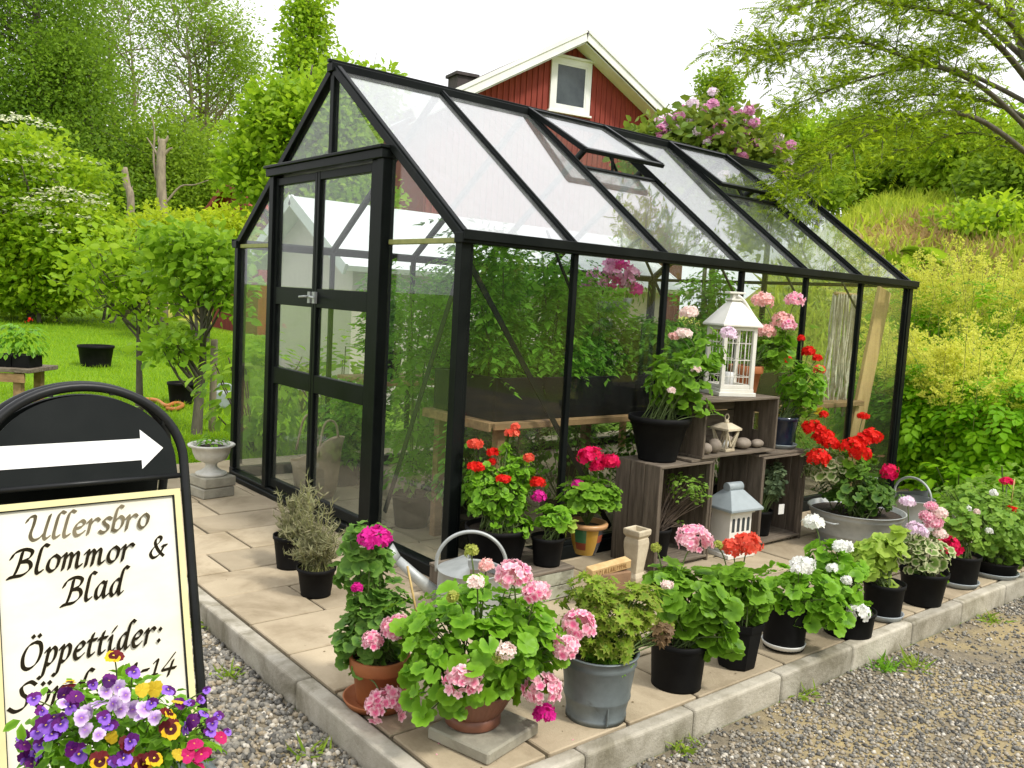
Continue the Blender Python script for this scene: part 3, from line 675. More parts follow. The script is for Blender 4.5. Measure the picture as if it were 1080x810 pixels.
def shed(name, label, x0, x1, y0, y1, ev, rd, wallm, roofm, trimm, ridge_along_x=True):
    h = thing(name, label, 'shed', ((x0+x1)/2, y0, 0)); ym = (y0+y1)/2
    mb = MB(); mb.poly([(y0, -.3), (y1, -.3), (y1, ev), (ym, rd), (y0, ev)], (x0, 0, 0), (0, 1, 0), (0, 0, 1), x1-x0); mb.build('wall', wallm, h)
    mb = MB(); tn = (rd-ev)/(ym-y0)
    for s in (-1, 1):
        ye = ym+s*(ym-y0+.3); ze = rd-(ym-y0+.3)*tn; d = norm(A([0, ye-ym, ze-rd])); n = np.cross(A([1., 0, 0]), d); n = n if n[2] > 0 else -n
        mb.beam(A([x0-.25, (ym+ye)/2, (rd+ze)/2])+n*.05, A([x1+.25, (ym+ye)/2, (rd+ze)/2])+n*.05, np.hypot(ye-ym, ze-rd), .07, n)
    mb.build('roof', roofm, h)
    for x in (x0-.27, x1+.27):
        mb = MB()
        for s in (-1, 1):
            ye = ym+s*(ym-y0+.3); ze = rd-(ym-y0+.3)*tn; mb.beam((x, ym, rd+.03), (x, ye, ze+.03), .035, .14, (0, 0, 1))
        mb.build('bargeboard', trimm, h)
shed('pale_shed', 'low pale shed with a wide white roof behind the greenhouse', 2.75, 8.4, 6.0, 8.4, 1.80, 2.5, M['shed_wall'], M['shed_roof'], M['shed_roof'])
shed('red_barn', 'small red barn glimpsed between the trees beside the greenhouse gable', 6.3, 9.8, 17, 20, 3.2, 3.9, M['red_wall'], M['red_roof'], M['red_wall'])

# ================================================================== SKY, SUN, CAMERA
w = bpy.data.worlds.new('World'); scn.world = w; w.use_nodes = True
nt = w.node_tree; nt.nodes.clear()
SUN_EL, SUN_AZ = math.radians(52), math.radians(-72)     # direction to the sun, azimuth from +x
sk = nd(nt, 'ShaderNodeTexSky', sky_type='NISHITA'); sk.sun_disc = False; sk.sun_elevation = SUN_EL
sk.sun_rotation = PI/2-SUN_AZ; sk.air_density = 1.0; sk.dust_density = 3.0
tc = nd(nt, 'ShaderNodeTexCoord'); mp = nd(nt, 'ShaderNodeMapping'); mp.inputs['Scale'].default_value = (1, 1, 2.2)
nt.links.new(tc.outputs['Generated'], mp.inputs[0])
cl = ramp(nt, noise(nt, 2.4, 7, .55, mp.outputs[0], .3), .06, .18)
sz_ = nd(nt, 'ShaderNodeSeparateXYZ'); nt.links.new(tc.outputs['Generated'], sz_.inputs[0])
og = nd(nt, 'ShaderNodeMapRange'); og.inputs[1].default_value = 0; og.inputs[2].default_value = 1; nt.links.new(sz_.outputs[2], og.inputs[0])
ov = mixc(nt, og.outputs[0], (SKYV, SKYV, SKYV*1.01), (SKYV*SKYZ, SKYV*SKYZ, SKYV*SKYZ*1.03))     # overcast: brighter overhead
c = mixc(nt, cl, sk.outputs[0], ov)
bg = nd(nt, 'ShaderNodeBackground'); bg.inputs[1].default_value = .12; nt.links.new(c, bg.inputs[0])
wo = nd(nt, 'ShaderNodeOutputWorld'); nt.links.new(bg.outputs[0], wo.inputs[0])
sl = bpy.data.lights.new('sun', 'SUN'); sl.energy = SUNE; sl.angle = math.radians(SUNA); sl.color = (1, .95, .86)
so = bpy.data.objects.new('sun', sl); col.objects.link(so)
sd = Vector((math.cos(SUN_EL)*math.cos(SUN_AZ), math.cos(SUN_EL)*math.sin(SUN_AZ), math.sin(SUN_EL)))
so.rotation_euler = sd.to_track_quat('Z', 'Y').to_euler(); so.location = (0, -6, 12)

cd = bpy.data.cameras.new('camera'); co = bpy.data.objects.new('camera', cd); col.objects.link(co)
from mathutils import Matrix, Vector
co.matrix_world = Matrix(((RT[0], UP[0], -F[0], CAM[0]), (RT[1], UP[1], -F[1], CAM[1]), (RT[2], UP[2], -F[2], CAM[2]), (0, 0, 0, 1)))
cd.sensor_width = 36; cd.lens = FX/1080*36; cd.clip_end = 2000; cd.clip_start = .05
scn.camera = co
vs = scn.view_settings; scn.display_settings.display_device = 'sRGB'
vs.view_transform = 'Standard'; vs.look = 'None'; vs.exposure = EXPO; vs.gamma = 1; vs.use_curve_mapping = False
cy = scn.cycles; cy.max_bounces = 8; cy.diffuse_bounces = 3; cy.glossy_bounces = 3; cy.transmission_bounces = 4; cy.transparent_max_bounces = 24
cy.caustics_reflective = False; cy.caustics_refractive = False; cy.use_denoising = True; cy.sample_clamp_indirect = 6
try: cy.denoiser = 'OPENIMAGEDENOISE'
except Exception: pass
# ================================================================== POTTED PLANTS
def zvert(c, px, py):
    """point on the upright axis plane through ground position c seen at a pixel"""
    return at(px, py, dep(c))
def pot_part(root, style, c, z, rb, rt, h, mats, soil=True):
    mb = MB(); o = (c[0], c[1], z)
    if style == 'nursery':
        mb.lathe([(0, .004), (rb*.9, .004), (rb, .0), (rb, .01), (rb+(rt-rb)*.86, h*.86), (rt*1.0, h*.87), (rt*1.035, h*.89), (rt*1.04, h), (rt*.98, h), (rt*.96, h*.80), (0, h*.80)], 36, o)
    elif style == 'tray':
        mb.lathe([(0, .004), (rb*.9, .004), (rb, 0), (rb+(rt-rb)*.86, h*.86), (rt*1.02, h*.88), (rt*1.03, h), (rt*.97, h), (rt*.95, h*.78), (0, h*.78)], 36, o)
    elif style == 'terracotta':
        mb.lathe([(0, .004), (rb*.95, 0), (rb, .008), (rt*.93, h*.72), (rt*1.04, h*.73), (rt*1.06, h*.75), (rt*1.08, h*.98), (rt*1.05, h), (rt*.95, h), (rt*.92, h*.85), (0, h*.85)], 40, o)
    elif style == 'bowl':
        mb.lathe([(0, .004), (rb*1.02, 0), (rb*1.1, .006), (rb*1.1, .03), (rb*1.02, .037)], 48, o)
        mb.lathe([(rb*1.02, .037), (rb*1.18, .05), (rt*.8, h*.55), (rt*.97, h*.88)], 144, o, rib=.012, nrib=36)
        mb.lathe([(rt*.97, h*.88), (rt*1.02, h*.89), (rt*1.03, h), (rt*.95, h), (rt*.92, h*.85), (0, h*.85)], 48, o)
    elif style == 'bucket':
        pr = [(0, .012), (rb*.98, .012), (rb*1.03, 0), (rb*1.03, .02), (rb*1.0, .024)]
        for f in (.3, .34, .36, .4, .82, .85, .88): pr.append((rb+(rt-rb)*f*1.0+(.004 if f in (.34, .36, .85) else 0), h*f))
        mb.lathe(pr+[(rt, h*.97), (rt+.006, h*.985), (rt+.006, h), (rt-.004, h), (rt*.95, h*.85), (0, h*.85)], 44, o)
        mb.box((c[0]-F[0]*rb*1.02+.02, c[1]-F[1]*rb*1.02-.02, z+h*.45), (.006, .006, h*.8), [[1, 0, 0], [0, 1, 0], [0, -.14, 1]])
    elif style == 'squarepot':
        mb.lathe([(0, .004), (rb*.95, 0), (rb, .008), (rb+(rt-rb)*.8, h*.84), (rt*1.02, h*.85), (rt*1.04, h), (rt*.98, h), (rt*.95, h*.82), (0, h*.82)], 8, o, rot=.35, s=False)
    elif style == 'glazed':
        mb.lathe([(0, .004), (rb*.95, 0), (rb, .006), (rb+(rt-rb)*.5, h*.4), (rt, h*.86), (rt*1.05, h*.88), (rt*1.06, h), (rt*.98, h), (rt*.95, h*.82), (0, h*.82)], 40, o)
    p = mb.build('pot', mats, root)
    if soil:
        mb = MB(); n = 24; rr = rt*.945
        pr = [(0, h*.88)]+[(rr*k/4, h*(.88-.015*(k % 2))) for k in range(1, 5)]
        mb.lathe(pr[::-1], n, o, m=0); mb.build('soil', M['soil'], root)
    return p
def blob_points(n, c, r, low=-.55):
    d = rdir(n, low); q = rng.uniform(.45, 1.0, len(d))**.6
    bump = 1+.13*np.sin(d[:, 0]*5+c[0]*9)+.13*np.sin(d[:, 1]*6+c[2]*7)+.1*np.sin(d[:, 2]*7+c[1]*5)
    return A(c)+d*A(r)*(q*bump)[:, None], d
def head_mesh(root, c, r, mat, n=None, flat=.8, stalk=None, fr=None, name='flower_head'):
    mb = MB(); n = n or int(26+r*800); d = rdir(n, -.45)
    fr = fr or max(.010, min(.017, r*.36))
    p = A(c)+d*A([r, r, r*flat])*rng.uniform(.62, 1.0, (n, 1))
    mb.leaves(p, norm(d+rng.normal(size=d.shape)*.25), rng.normal(size=d.shape), rng.uniform(.8, 1.15, n)*fr, T_FLO, 0)
    if stalk is not None:
        mid = (A(c)+A(stalk))/2+A([0, 0, .15*np.linalg.norm(A(c)-A(stalk))])
        mb.tube(crom([stalk, mid, A(c)-A([0, 0, r*.3])], 5), .0028, 5, 1)
        k = max(4, n//5); d2 = rdir(k, -.3)
        mb.leaves(A(c)-A([0, 0, r*.35])+d2*0, d2, d2, r*.7, T_NEEDLE, 1)
    return mb.build(name, [LF['petal_'+mat] if isinstance(mat, str) else mat, M['stem']], root)
for k in list(LF):
    pass
for k in [k for k in LF]:
    if k in ('rose', 'pink', 'palepink', 'coralpink', 'lilac', 'magenta', 'crimson', 'red', 'coral', 'orange', 'white', 'violet', 'purple', 'mauve', 'pansy_yellow', 'maroon', 'bud'):
        LF['petal_'+k] = LF[k]

def potted(label, c, z, rb, rt, h, style, potmat, blobs, T, leaf, lr, n, heads=(), group=None, name='potted_geranium', cat='potted plant',
           saucer=None, stems=M['stem'], nstem=None, up=.6, low=-.97, extra=None, drop=.25, soil=True, depth=None):
    """blobs: (px, py, rx_px, ry_px[, leaf key, share]); heads: (px, py, r_px, colour[, flat])"""
    c = A([c[0], c[1], z], float); root = thing(name, label, cat, c, group)
    pot_part(root, style, c, z, rb, rt, h, potmat, soil)
    if saucer:
        mb = MB(); rs = saucer[0]; mb.lathe([(0, .002), (rs*.86, .002), (rs*.9, 0), (rs, .022), (rs*1.01, .026), (rs*.96, .026), (rs*.88, .008), (0, .008)], 40, (c[0], c[1], z-.0))
        mb.build('saucer', saucer[1], root)
    D = depth or dep(c+A([0, 0, h])); ppm = FX/D; base = c+A([0, 0, h*.86])
    fol = {}; st = MB(); tot = sum(b[2]*b[3] for b in blobs); cen = []
    for b in blobs:
        cc = at(b[0], b[1], D); r3 = A([b[2]/ppm, b[2]/ppm, b[3]/ppm]); k = b[4] if len(b) > 4 and b[4] else leaf
        m_ = int(1.55*n*b[2]*b[3]/tot*(b[5] if len(b) > 5 else 1)); s_ = max(.02, lr)
        p, d = blob_points(m_, cc, np.maximum(r3-lr*.5, lr*.6), low); cen.append((cc, r3))
        out = norm((p-A([c[0], c[1], z+h*.7]))*A([1, 1, .4]))
        nr = norm(d*.55+A([0, 0, up])+rng.normal(size=d.shape)*.28)
        tip = norm(out-A([0, 0, drop])+rng.normal(size=d.shape)*.35)
        sz = lr*rng.uniform(.6, 1.12, len(p))
        fol.setdefault(k, MB()).leaves(p, nr, tip, sz, T)
        ns = nstem if nstem is not None else max(8, m_//5)
        for i in rng.choice(len(p), min(ns, len(p)), replace=False):
            q = base+A([rng.uniform(-.5, .5)*rt, rng.uniform(-.5, .5)*rt, 0]); a = q*.5+cc*.5+ (p[i]-cc)*.35
            st.tube(crom([q, a, p[i]], 4), [.0032]*4+[.0026]*4+[.0016], 5)
    for k, mb in fol.items(): mb.build('foliage', LF[k], root)
    if st.b: st.build('stems', stems, root)
    for hd in heads:
        px, py, r, mt = hd[:4]; fl_ = hd[4] if len(hd) > 4 else .82
        best = 0
        for (cc, r3), b in zip(cen, blobs):
            q = ((px-b[0])/b[2])**2+((py-b[1])/b[3])**2
            if q < 1: best = max(best, r3[0]*math.sqrt(1-q)*.95+.01)
        p = at(px, py, D-best-(.012 if best else 0)-(hd[5] if len(hd) > 5 else 0)); cc = min(cen, key=lambda q: np.linalg.norm(q[0]-p))[0]
        head_mesh(root, p, r/ppm, mt, flat=fl_, stalk=cc*.6+p*.4-A([0, 0, .04]))
    if extra: extra(root, c, D)
    return root
def stick(px0, py0, px1, py1, mat=M['bamboo'], r=.004, name='plant_stake', d=-.02):
    def f(root, c, D):
        MB().tube([at(px0, py0, D+d), at(px1, py1, D+d)], r, 6).build(name, mat, root)
    return f
BP = M['pot_black']
FRONT = 'potted plants lined up along the kerb'
# --- the row along the kerb
potted('terracotta pot on a saucer with one magenta geranium head and a thin cane', (-.955, -.94), .024, .075, .098, .17, 'terracotta', M['terracotta'],
       [(394, 650, 44, 52), (385, 585, 34, 46, None, .9), (372, 668, 24, 26, None, .8)], T_GER, 'geranium_blue', .034, 210,
       [(396, 560, 17, 'magenta', .5), (418, 655, 15, 'pink'), (393, 668, 11, 'pink'), (408, 737, 21, 'pink', .95, .16), (377, 612, 5, 'magenta')],
       FRONT, saucer=(.122, M['terracotta']), extra=stick(430, 590, 446, 672))
# saucer sits on the paving
bpy.data.objects['potted_geranium'].location.z = .0
potted('ribbed brown bowl with the biggest pink geranium, on a concrete slab', (-.818, -1.302), .045, .083, .137, .13, 'bowl', M['terracotta_brown'],
       [(505, 672, 92, 72), (470, 690, 55, 50, None, .6), (548, 680, 55, 60, None, .6)], T_GERL, 'geranium_bright', .036, 440,
       [(541, 607, 19, 'pink', .8), (567, 625, 14, 'pink'), (489, 717, 20, 'pink', .9), (571, 728, 20, 'pink', .95), (574, 752, 12, 'magenta', .7), (503, 614, 9, 'palepink'),
        (533, 688, 9, 'palepink', 1.1), (611, 660, 18, 'pink', .9), (597, 683, 14, 'pink', 1.0), (513, 597, 8, 'coralpink'), (497, 582, 7, 'bud', 1.2), (478, 630, 5, 'bud', 1.3), (527, 694, 6, 'bud')], FRONT)
potted('old galvanised bucket of small lobed yellow-green leaves tinged bronze', (-.377, -1.43), 0, .102, .132, .235, 'bucket', M['zinc'],
       [(640, 655, 50, 42), (628, 625, 32, 22, None, .8), (672, 640, 30, 32, None, .9), (640, 690, 34, 22, 'geranium', .8), (697, 668, 14, 16, 'brownish', .7)], T_LOB, 'bronze', .026, 620, (), FRONT,
       name='planted_bucket', cat='planted bucket', nstem=14)
potted('low black pot with a large double pink geranium head above big leaves', (.061, -1.422), 0, .094, .105, .18, 'nursery', BP,
       [(732, 635, 50, 44), (705, 615, 26, 30, None, .8), (748, 665, 36, 30, None, .9)], T_GERL, 'geranium', .041, 190,
       [(733, 571, 20, 'pink', .85), (692, 578, 5, 'bud'), (704, 617, 6, 'palepink', .6), (700, 660, 10, 'bronze_bud' if 0 else 'bud')], FRONT)
potted('tall tapered black pot with coral geranium heads', (.417, -1.434), 0, .077, .099, .19, 'squarepot', BP,
       [(778, 618, 34, 32), (795, 634, 22, 26, None, .8)], T_GERL, 'geranium', .042, 80, [(789, 574, 15, 'coral', .8), (773, 578, 12, 'coral', .7), (757, 575, 5, 'bud')], FRONT)
potted('black pot in a white rimmed tray with spreading green geranium and small white head', (.747, -1.437), .006, .085, .093, .19, 'nursery', BP,
       [(843, 622, 46, 30), (862, 640, 38, 28, None, .8), (832, 660, 20, 20, None, .5)], T_GER, 'geranium_bright', .036, 170, [(847, 596, 12, 'white', .6), (842, 600, 8, 'white', .5)],
       FRONT, saucer=(.091, M['plastic_white']))
potted('low black pot with white geranium heads, one on a tall stalk and one hanging', (1.162, -1.499), 0, .103, .112, .115, 'nursery', BP,
       [(884, 610, 34, 34), (873, 585, 26, 22, None, .7), (900, 640, 22, 18, None, .6)], T_GER, 'geranium_bright', .036, 130,
       [(858, 551, 11, 'white', .6), (889, 577, 10, 'white', .6), (905, 646, 11, 'white', .8), (878, 600, 6, 'white'), (893, 612, 5, 'white')], FRONT)
potted('black pot with large pale green leaves and no flowers', (1.507, -1.479), .004, .082, .094, .17, 'nursery', BP,
       [(926, 584, 30, 26), (910, 590, 22, 22, None, .6), (935, 622, 12, 16, None, .4), (945, 572, 16, 18, None, .6)], T_GERL, 'pale', .05, 75, (), FRONT, name='potted_plant', saucer=(.098, M['plastic_grey']))
potted('black pot of variegated leaves with a loose spray of pale pink blooms', (1.902, -1.483), 0, .092, .114, .17, 'nursery', BP,
       [(972, 582, 34, 24), (960, 572, 22, 20, None, .7), (983, 612, 14, 12, 'geranium_bright', .5)], T_GER, 'variegated', .032, 130,
       [(965, 557, 8, 'lilac'), (984, 551, 10, 'pink', .7), (990, 541, 8, 'palepink'), (978, 545, 8, 'pink'), (957, 529, 8, 'lilac', .6), (992, 563, 7, 'palepink'), (982, 534, 7, 'pink', .6), (974, 562, 6, 'lilac')], FRONT)
potted('black pot with one deep crimson bloom leaning over its rim', (2.394, -1.447), .004, .093, .104, .17, 'nursery', BP,
       [(1010, 555, 28, 30), (1003, 578, 18, 14, None, .5)], T_GER, 'fine', .028, 170, [(999, 577, 14, 'crimson', .85)], FRONT, saucer=(.108, M['plastic_grey']))
def x11(root, c, D):
    MB().tube([at(1066, 535, D-.3), at(1070, 505, D-.3)], .003, 5).build('plant_stake', M['bamboo'], root)
potted('wide low black bowl overflowing with fine trailing foliage and tiny white flowers', (2.784, -1.473), .004, .114, .125, .085, 'tray', BP,
       [(1040, 550, 50, 40), (1020, 530, 30, 24, None, .8), (1062, 575, 30, 28, None, .8)], T_SMALL, 'fine', .020, 1150,
       [(1020, 537, 4, 'white'), (1012, 553, 4, 'orange'), (1048, 520, 4, 'white'), (1030, 540, 3, 'palepink'), (1008, 545, 3, 'white'), (1043, 560, 3, 'white')], FRONT, saucer=(.135, M['plastic_grey']), nstem=30)
potted('black pot of fine leaves and crimson bloom at the far end of the kerb', (3.2, -1.42), 0, .10, .12, .17, 'nursery', BP,
       [(1075, 545, 30, 36), (1085, 580, 26, 24, None, .7)], T_SMALL, 'fine', .022, 520, [(1062, 508, 7, 'crimson', .5), (1067, 537, 5, 'red')], FRONT, extra=x11)

# --- zinc tub, second can, behind the row
def tubx(root, c, D):
    for s in (-1, 1):
        q = c+A([s*.29, 0, .17]); MB().tube([q+A([0, -.05, 0]), q+A([s*.035, -.04, 0]), q+A([s*.035, .04, 0]), q+A([0, .05, 0])], .007, 6).build('handle', M['zinc_pale'], root)
potted('wide zinc tub planted with dark leaved geraniums and several bright red heads', (2.668, -.682), 0, .215, .289, .225, 'bucket', M['zinc_pale'],
       [(903, 515, 38, 30, None, 1.0), (925, 522, 26, 24, None, .8), (872, 492, 24, 26, 'variegated', 1.0), (900, 485, 24, 22, 'geranium', .7), (925, 495, 16, 20, 'brownish', .12)], T_GER, 'geranium_dark', .036, 300,
       [(858, 452, 12, 'red', .7), (868, 461, 12, 'red', .7), (876, 468, 9, 'red', .8), (863, 484, 12, 'red', .9), (899, 472, 14, 'red', .7), (908, 478, 11, 'red', .8), (919, 461, 11, 'red', .8),
        (869, 437, 5, 'red'), (910, 439, 6, 'red', .6), (938, 499, 9, 'crimson', 1.3), (910, 464, 11, 'red', .7)], name='planted_tub', cat='planted tub', extra=tubx, depth=5.45)

def watering_can(label, c, R, h, ang, mat, hh):
    """round can: half covered top, arched carrying hoop, long spout"""
    t = thing('watering_can', label, 'watering can', (c[0], c[1], 0)); o = (c[0], c[1], 0)
    ux_ = A([math.cos(ang), math.sin(ang), 0]); uy_ = A([-math.sin(ang), math.cos(ang), 0]); cc = A([c[0], c[1], 0.])
    mb = MB(); mb.lathe([(0, .01), (R*.97, .01), (R, 0), (R*1.01, .012), (R, .02), (R*.97, h*.5), (R*.955, h*.97), (R*.98, h*.985), (R*.98, h), (R*.94, h), (R*.93, h*.95), (R*.95, .02), (0, .02)], 40, o)
    mb.build('can_body', mat, t)
    mb = MB(); th = np.linspace(-PI*.5, PI*.5, 18)
    V = [cc+ux_*R*.96*math.cos(a)+uy_*R*.96*math.sin(a)+A([0, 0, h]) for a in th]
    top = [cc+ux_*R*.1*math.cos(a)+uy_*R*.93*math.sin(a)+A([0, 0, h+.045]) for a in th]
    n = len(V); mb.add(V+top, [[i, i+1, n+i+1, n+i] for i in range(n-1)], 0, True); mb.build('half_cover', mat, t)
    mb = MB(); P = [cc+ux_*R*1.0+A([0, 0, h*.9])]+[cc+ux_*(R*1.02*math.cos(a))+A([0, 0, h+.015+hh*math.sin(a)]) for a in np.linspace(.1, PI-.05, 15)]+[cc-ux_*R*.98+A([0, 0, h*.8])]
    mb.tube(crom(P, 3), .0085, 8); mb.build('hoop_handle', mat, t)
    mb = MB(); mb.tube([cc+ux_*R*.8+A([0, 0, h*.25]), cc+ux_*R*1.6+A([0, 0, h*.75]), cc+ux_*R*2.15+A([0, 0, h*1.12])], [.034, .026, .021], 12)
    q = cc+ux_*R*2.15+A([0, 0, h*1.12]); mb.tube([q, q+ux_*.05+A([0, 0, .03])], [.022, .05], 16); mb.build('spout', mat, t)
    return t
CANC = (-.16, -.40)
watering_can('weathered zinc watering can with an arched hoop at the greenhouse corner', CANC, .155, .20, math.atan2(.63, -.77), M['zinc_pale'], .155)
watering_can('small zinc watering can standing beyond the red geranium tub', (3.45, -.66), .155, .205, math.atan2(.63, .2), M['zinc_pale'], .125)

# --- lavender and urn on the paving by the door
def lavender(label, c, rb, rt, h, blob, n):
    r = thing('potted_lavender', label, 'potted plant', (c[0], c[1], 0), 'lavender pots by the greenhouse door'); pot_part(r, 'nursery', c, 0, rb, rt, h, BP)
    D = dep((c[0], c[1], h)); b0 = A([c[0], c[1], h*.85]); mb = MB(); st = MB(); fx = MB()
    for i in range(n):
        px, py = blob[0]+blob[2]*rng.normal()*.45, blob[1]-abs(rng.normal())*blob[3]*.55+blob[3]*.35
        tip = at(px, py, D+rng.normal()*.06); q = b0+A([rng.normal()*rt*.35, rng.normal()*rt*.35, 0]); mid = q*.5+tip*.5+A([0, 0, .02]); C = crom([q, mid, tip], 5)
        st.tube(C, .0013, 4, cap=False); k = len(C)
        for j in range(2, k):
            m_ = 5; d = rng.normal(size=(m_, 3)); d[:, 2] = abs(d[:, 2])+.6
            mb.leaves(np.repeat(C[j:j+1], m_, 0), rng.normal(size=(m_, 3)), norm(d), rng.uniform(.02, .045, m_), T_BLADE)
    mb.build('foliage', LF['lavender'], r); st.build('stems', M['stem_pale'], r)
lavender('bushy grey lavender in a black pot, nearer the kerb of the two by the door', (-.642, .149), .069, .088, .135, (333, 572, 34, 52), 150)
lavender('greener thin lavender in a taller black pot, closer to the greenhouse door', (-.565, .582), .068, .088, .17, (316, 545, 24, 50), 90)

u = thing('stone_urn', 'white pedestal urn with a small green plant on two grey paver blocks', 'urn', (-.352, 2.251, 0)); uc = (-.352, 2.251)
mb = MB(); s2 = .7071; Rz = [[math.cos(.15), -math.sin(.15), 0], [math.sin(.15), math.cos(.15), 0], [0, 0, 1]]
for k_, (zc, dx) in enumerate(((.034, 0), (.104, .008))):
    MB().box((uc[0]+dx, uc[1], zc), (.225, .225, .066), Rz).build('paver_block', M['concrete'], u, .006)
z0 = .138
MB().lathe([(0, z0), (.095, z0), (.10, z0+.006), (.10, z0+.018), (.07, z0+.028), (.042, z0+.05), (.036, z0+.07), (.045, z0+.085), (.065, z0+.092), (.10, z0+.11), (.118, z0+.15), (.126, z0+.185), (.15, z0+.198), (.153, z0+.207), (.145, z0+.212), (.12, z0+.205), (.11, z0+.17), (0, z0+.17)], 48, (uc[0], uc[1], 0)).build('urn_bowl', M['white_stone'], u)
MB().lathe([(.112, z0+.185), (.06, z0+.2), (0, z0+.195)], 24, (uc[0], uc[1], 0)).build('soil', M['soil'], u)
mb = MB(); p, d = blob_points(46, (uc[0], uc[1], z0+.22), (.095, .095, .05), -.2); mb.leaves(p, norm(d*.5+A([0, 0, .7])), d, rng.uniform(.03, .05, len(p)), T_OVAL); mb.build('foliage', LF['geranium_bright'], u)

MB().box((-.80, -1.34, .0235), (.27, .25, .041), [[.97, -.24, 0], [.24, .97, 0], [0, 0, 1]]).build('plinth_slab', M['concrete'], None, .006)
tag(bpy.data.objects['plinth_slab'], 'grey concrete paver lying under the ribbed brown bowl', 'paver')

# ================================================================== CRATES AND WHAT STANDS ON THEM
CG = 'old grey wooden apple crates'
def crate(label, x0, x1, y0, y1, z0, z1, tall):
    """open side faces the yard (-y)"""
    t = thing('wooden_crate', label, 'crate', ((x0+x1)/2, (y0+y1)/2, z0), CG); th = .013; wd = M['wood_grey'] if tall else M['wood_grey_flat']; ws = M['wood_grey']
    def board(name, mat, *s):
        m_ = MB()
        for q in s: m_.span(*q)
        return m_.build(name, mat, t, .0015)
    if tall:      # slats run upright at the sides, end boards top and bottom
        n = 3; w = (y1-y0)/n
        for xs in ((x0, x0+th), (x1-th, x1)):
            board('side', wd, *[(xs[0], xs[1], y0+i*w+.003, y0+(i+1)*w-.003, z0+.001, z1-.001) for i in range(n)])
        for zs in ((z0+.022, z0+.036), (z1-.016, z1-.002)):
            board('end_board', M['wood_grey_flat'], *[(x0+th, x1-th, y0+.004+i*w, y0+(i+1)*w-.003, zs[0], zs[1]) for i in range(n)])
        n = 4; w = (x1-x0-2*th)/n
        board('back', wd, *[(x0+th+i*w+.003, x0+th+(i+1)*w-.003, y1-.016, y1-.004, z0+.02, z1-.02) for i in range(n)])
        for xs in (x0+th, x1-th-.022):
            for ys in (y0+.008, y1-.045): board('corner_post', wd, (xs, xs+.022, ys, ys+.026, z0+.037, z1-.017))
    else:
        n = 3; w = (y1-y0)/n
        for zs in ((z0, z0+th), (z1-th, z1)):
            board('side', wd, *[(x0+.001, x1-.001, y0+i*w+.003, y0+(i+1)*w-.003, zs[0], zs[1]) for i in range(n)])
        for xs in ((x0+.002, x0+.018), (x1-.018, x1-.002)):      # ends with a hand hole
            ya, yb, za, zb = y0+.004, y1-.004, z0+th, z1-th; hy0, hy1, hz0, hz1 = y0+.13, y0+.17, z0+.11, z0+.22
            board('end_board', ws, (*xs, ya, hy0, za, zb), (*xs, hy1, yb, za, zb), (*xs, hy0, hy1, za, hz0), (*xs, hy0, hy1, hz1, zb))
        n = 3; w = (z1-z0-2*th)/n
        board('back', wd, *[(x0+.02, x1-.02, y1-.016, y1-.004, z0+th+i*w+.003, z0+th+(i+1)*w-.003) for i in range(n)])
    return t
crate('upright grey apple crate nearest the greenhouse corner, holding a leafy shrub', 1.035, 1.50, -.45, -.125, 0, .578, True)
crate('upright grey apple crate next to the zinc tub, holding a small tagged plant', 1.965, 2.44, -.45, -.125, 0, .562, True)
crate('grey apple crate bridging the top of two others, stones and small lantern inside', 1.375, 2.075, -.455, -.13, .594, .922, False)
MB().span(1.30, 1.52, -.44, -.14, .578, .592).build('shim_board', M['wood_grey_flat'], None, .002)
tag(bpy.data.objects['shim_board'], 'thin grey board lying between the stacked crates', 'board')
MB().span(1.93, 2.43, -.44, -.14, .5625, .576).build('shim_board', M['wood_grey_flat'], None, .002)
tag(bpy.data.objects['shim_board.001'], 'grey board lying under the blue pot on the crate', 'board')

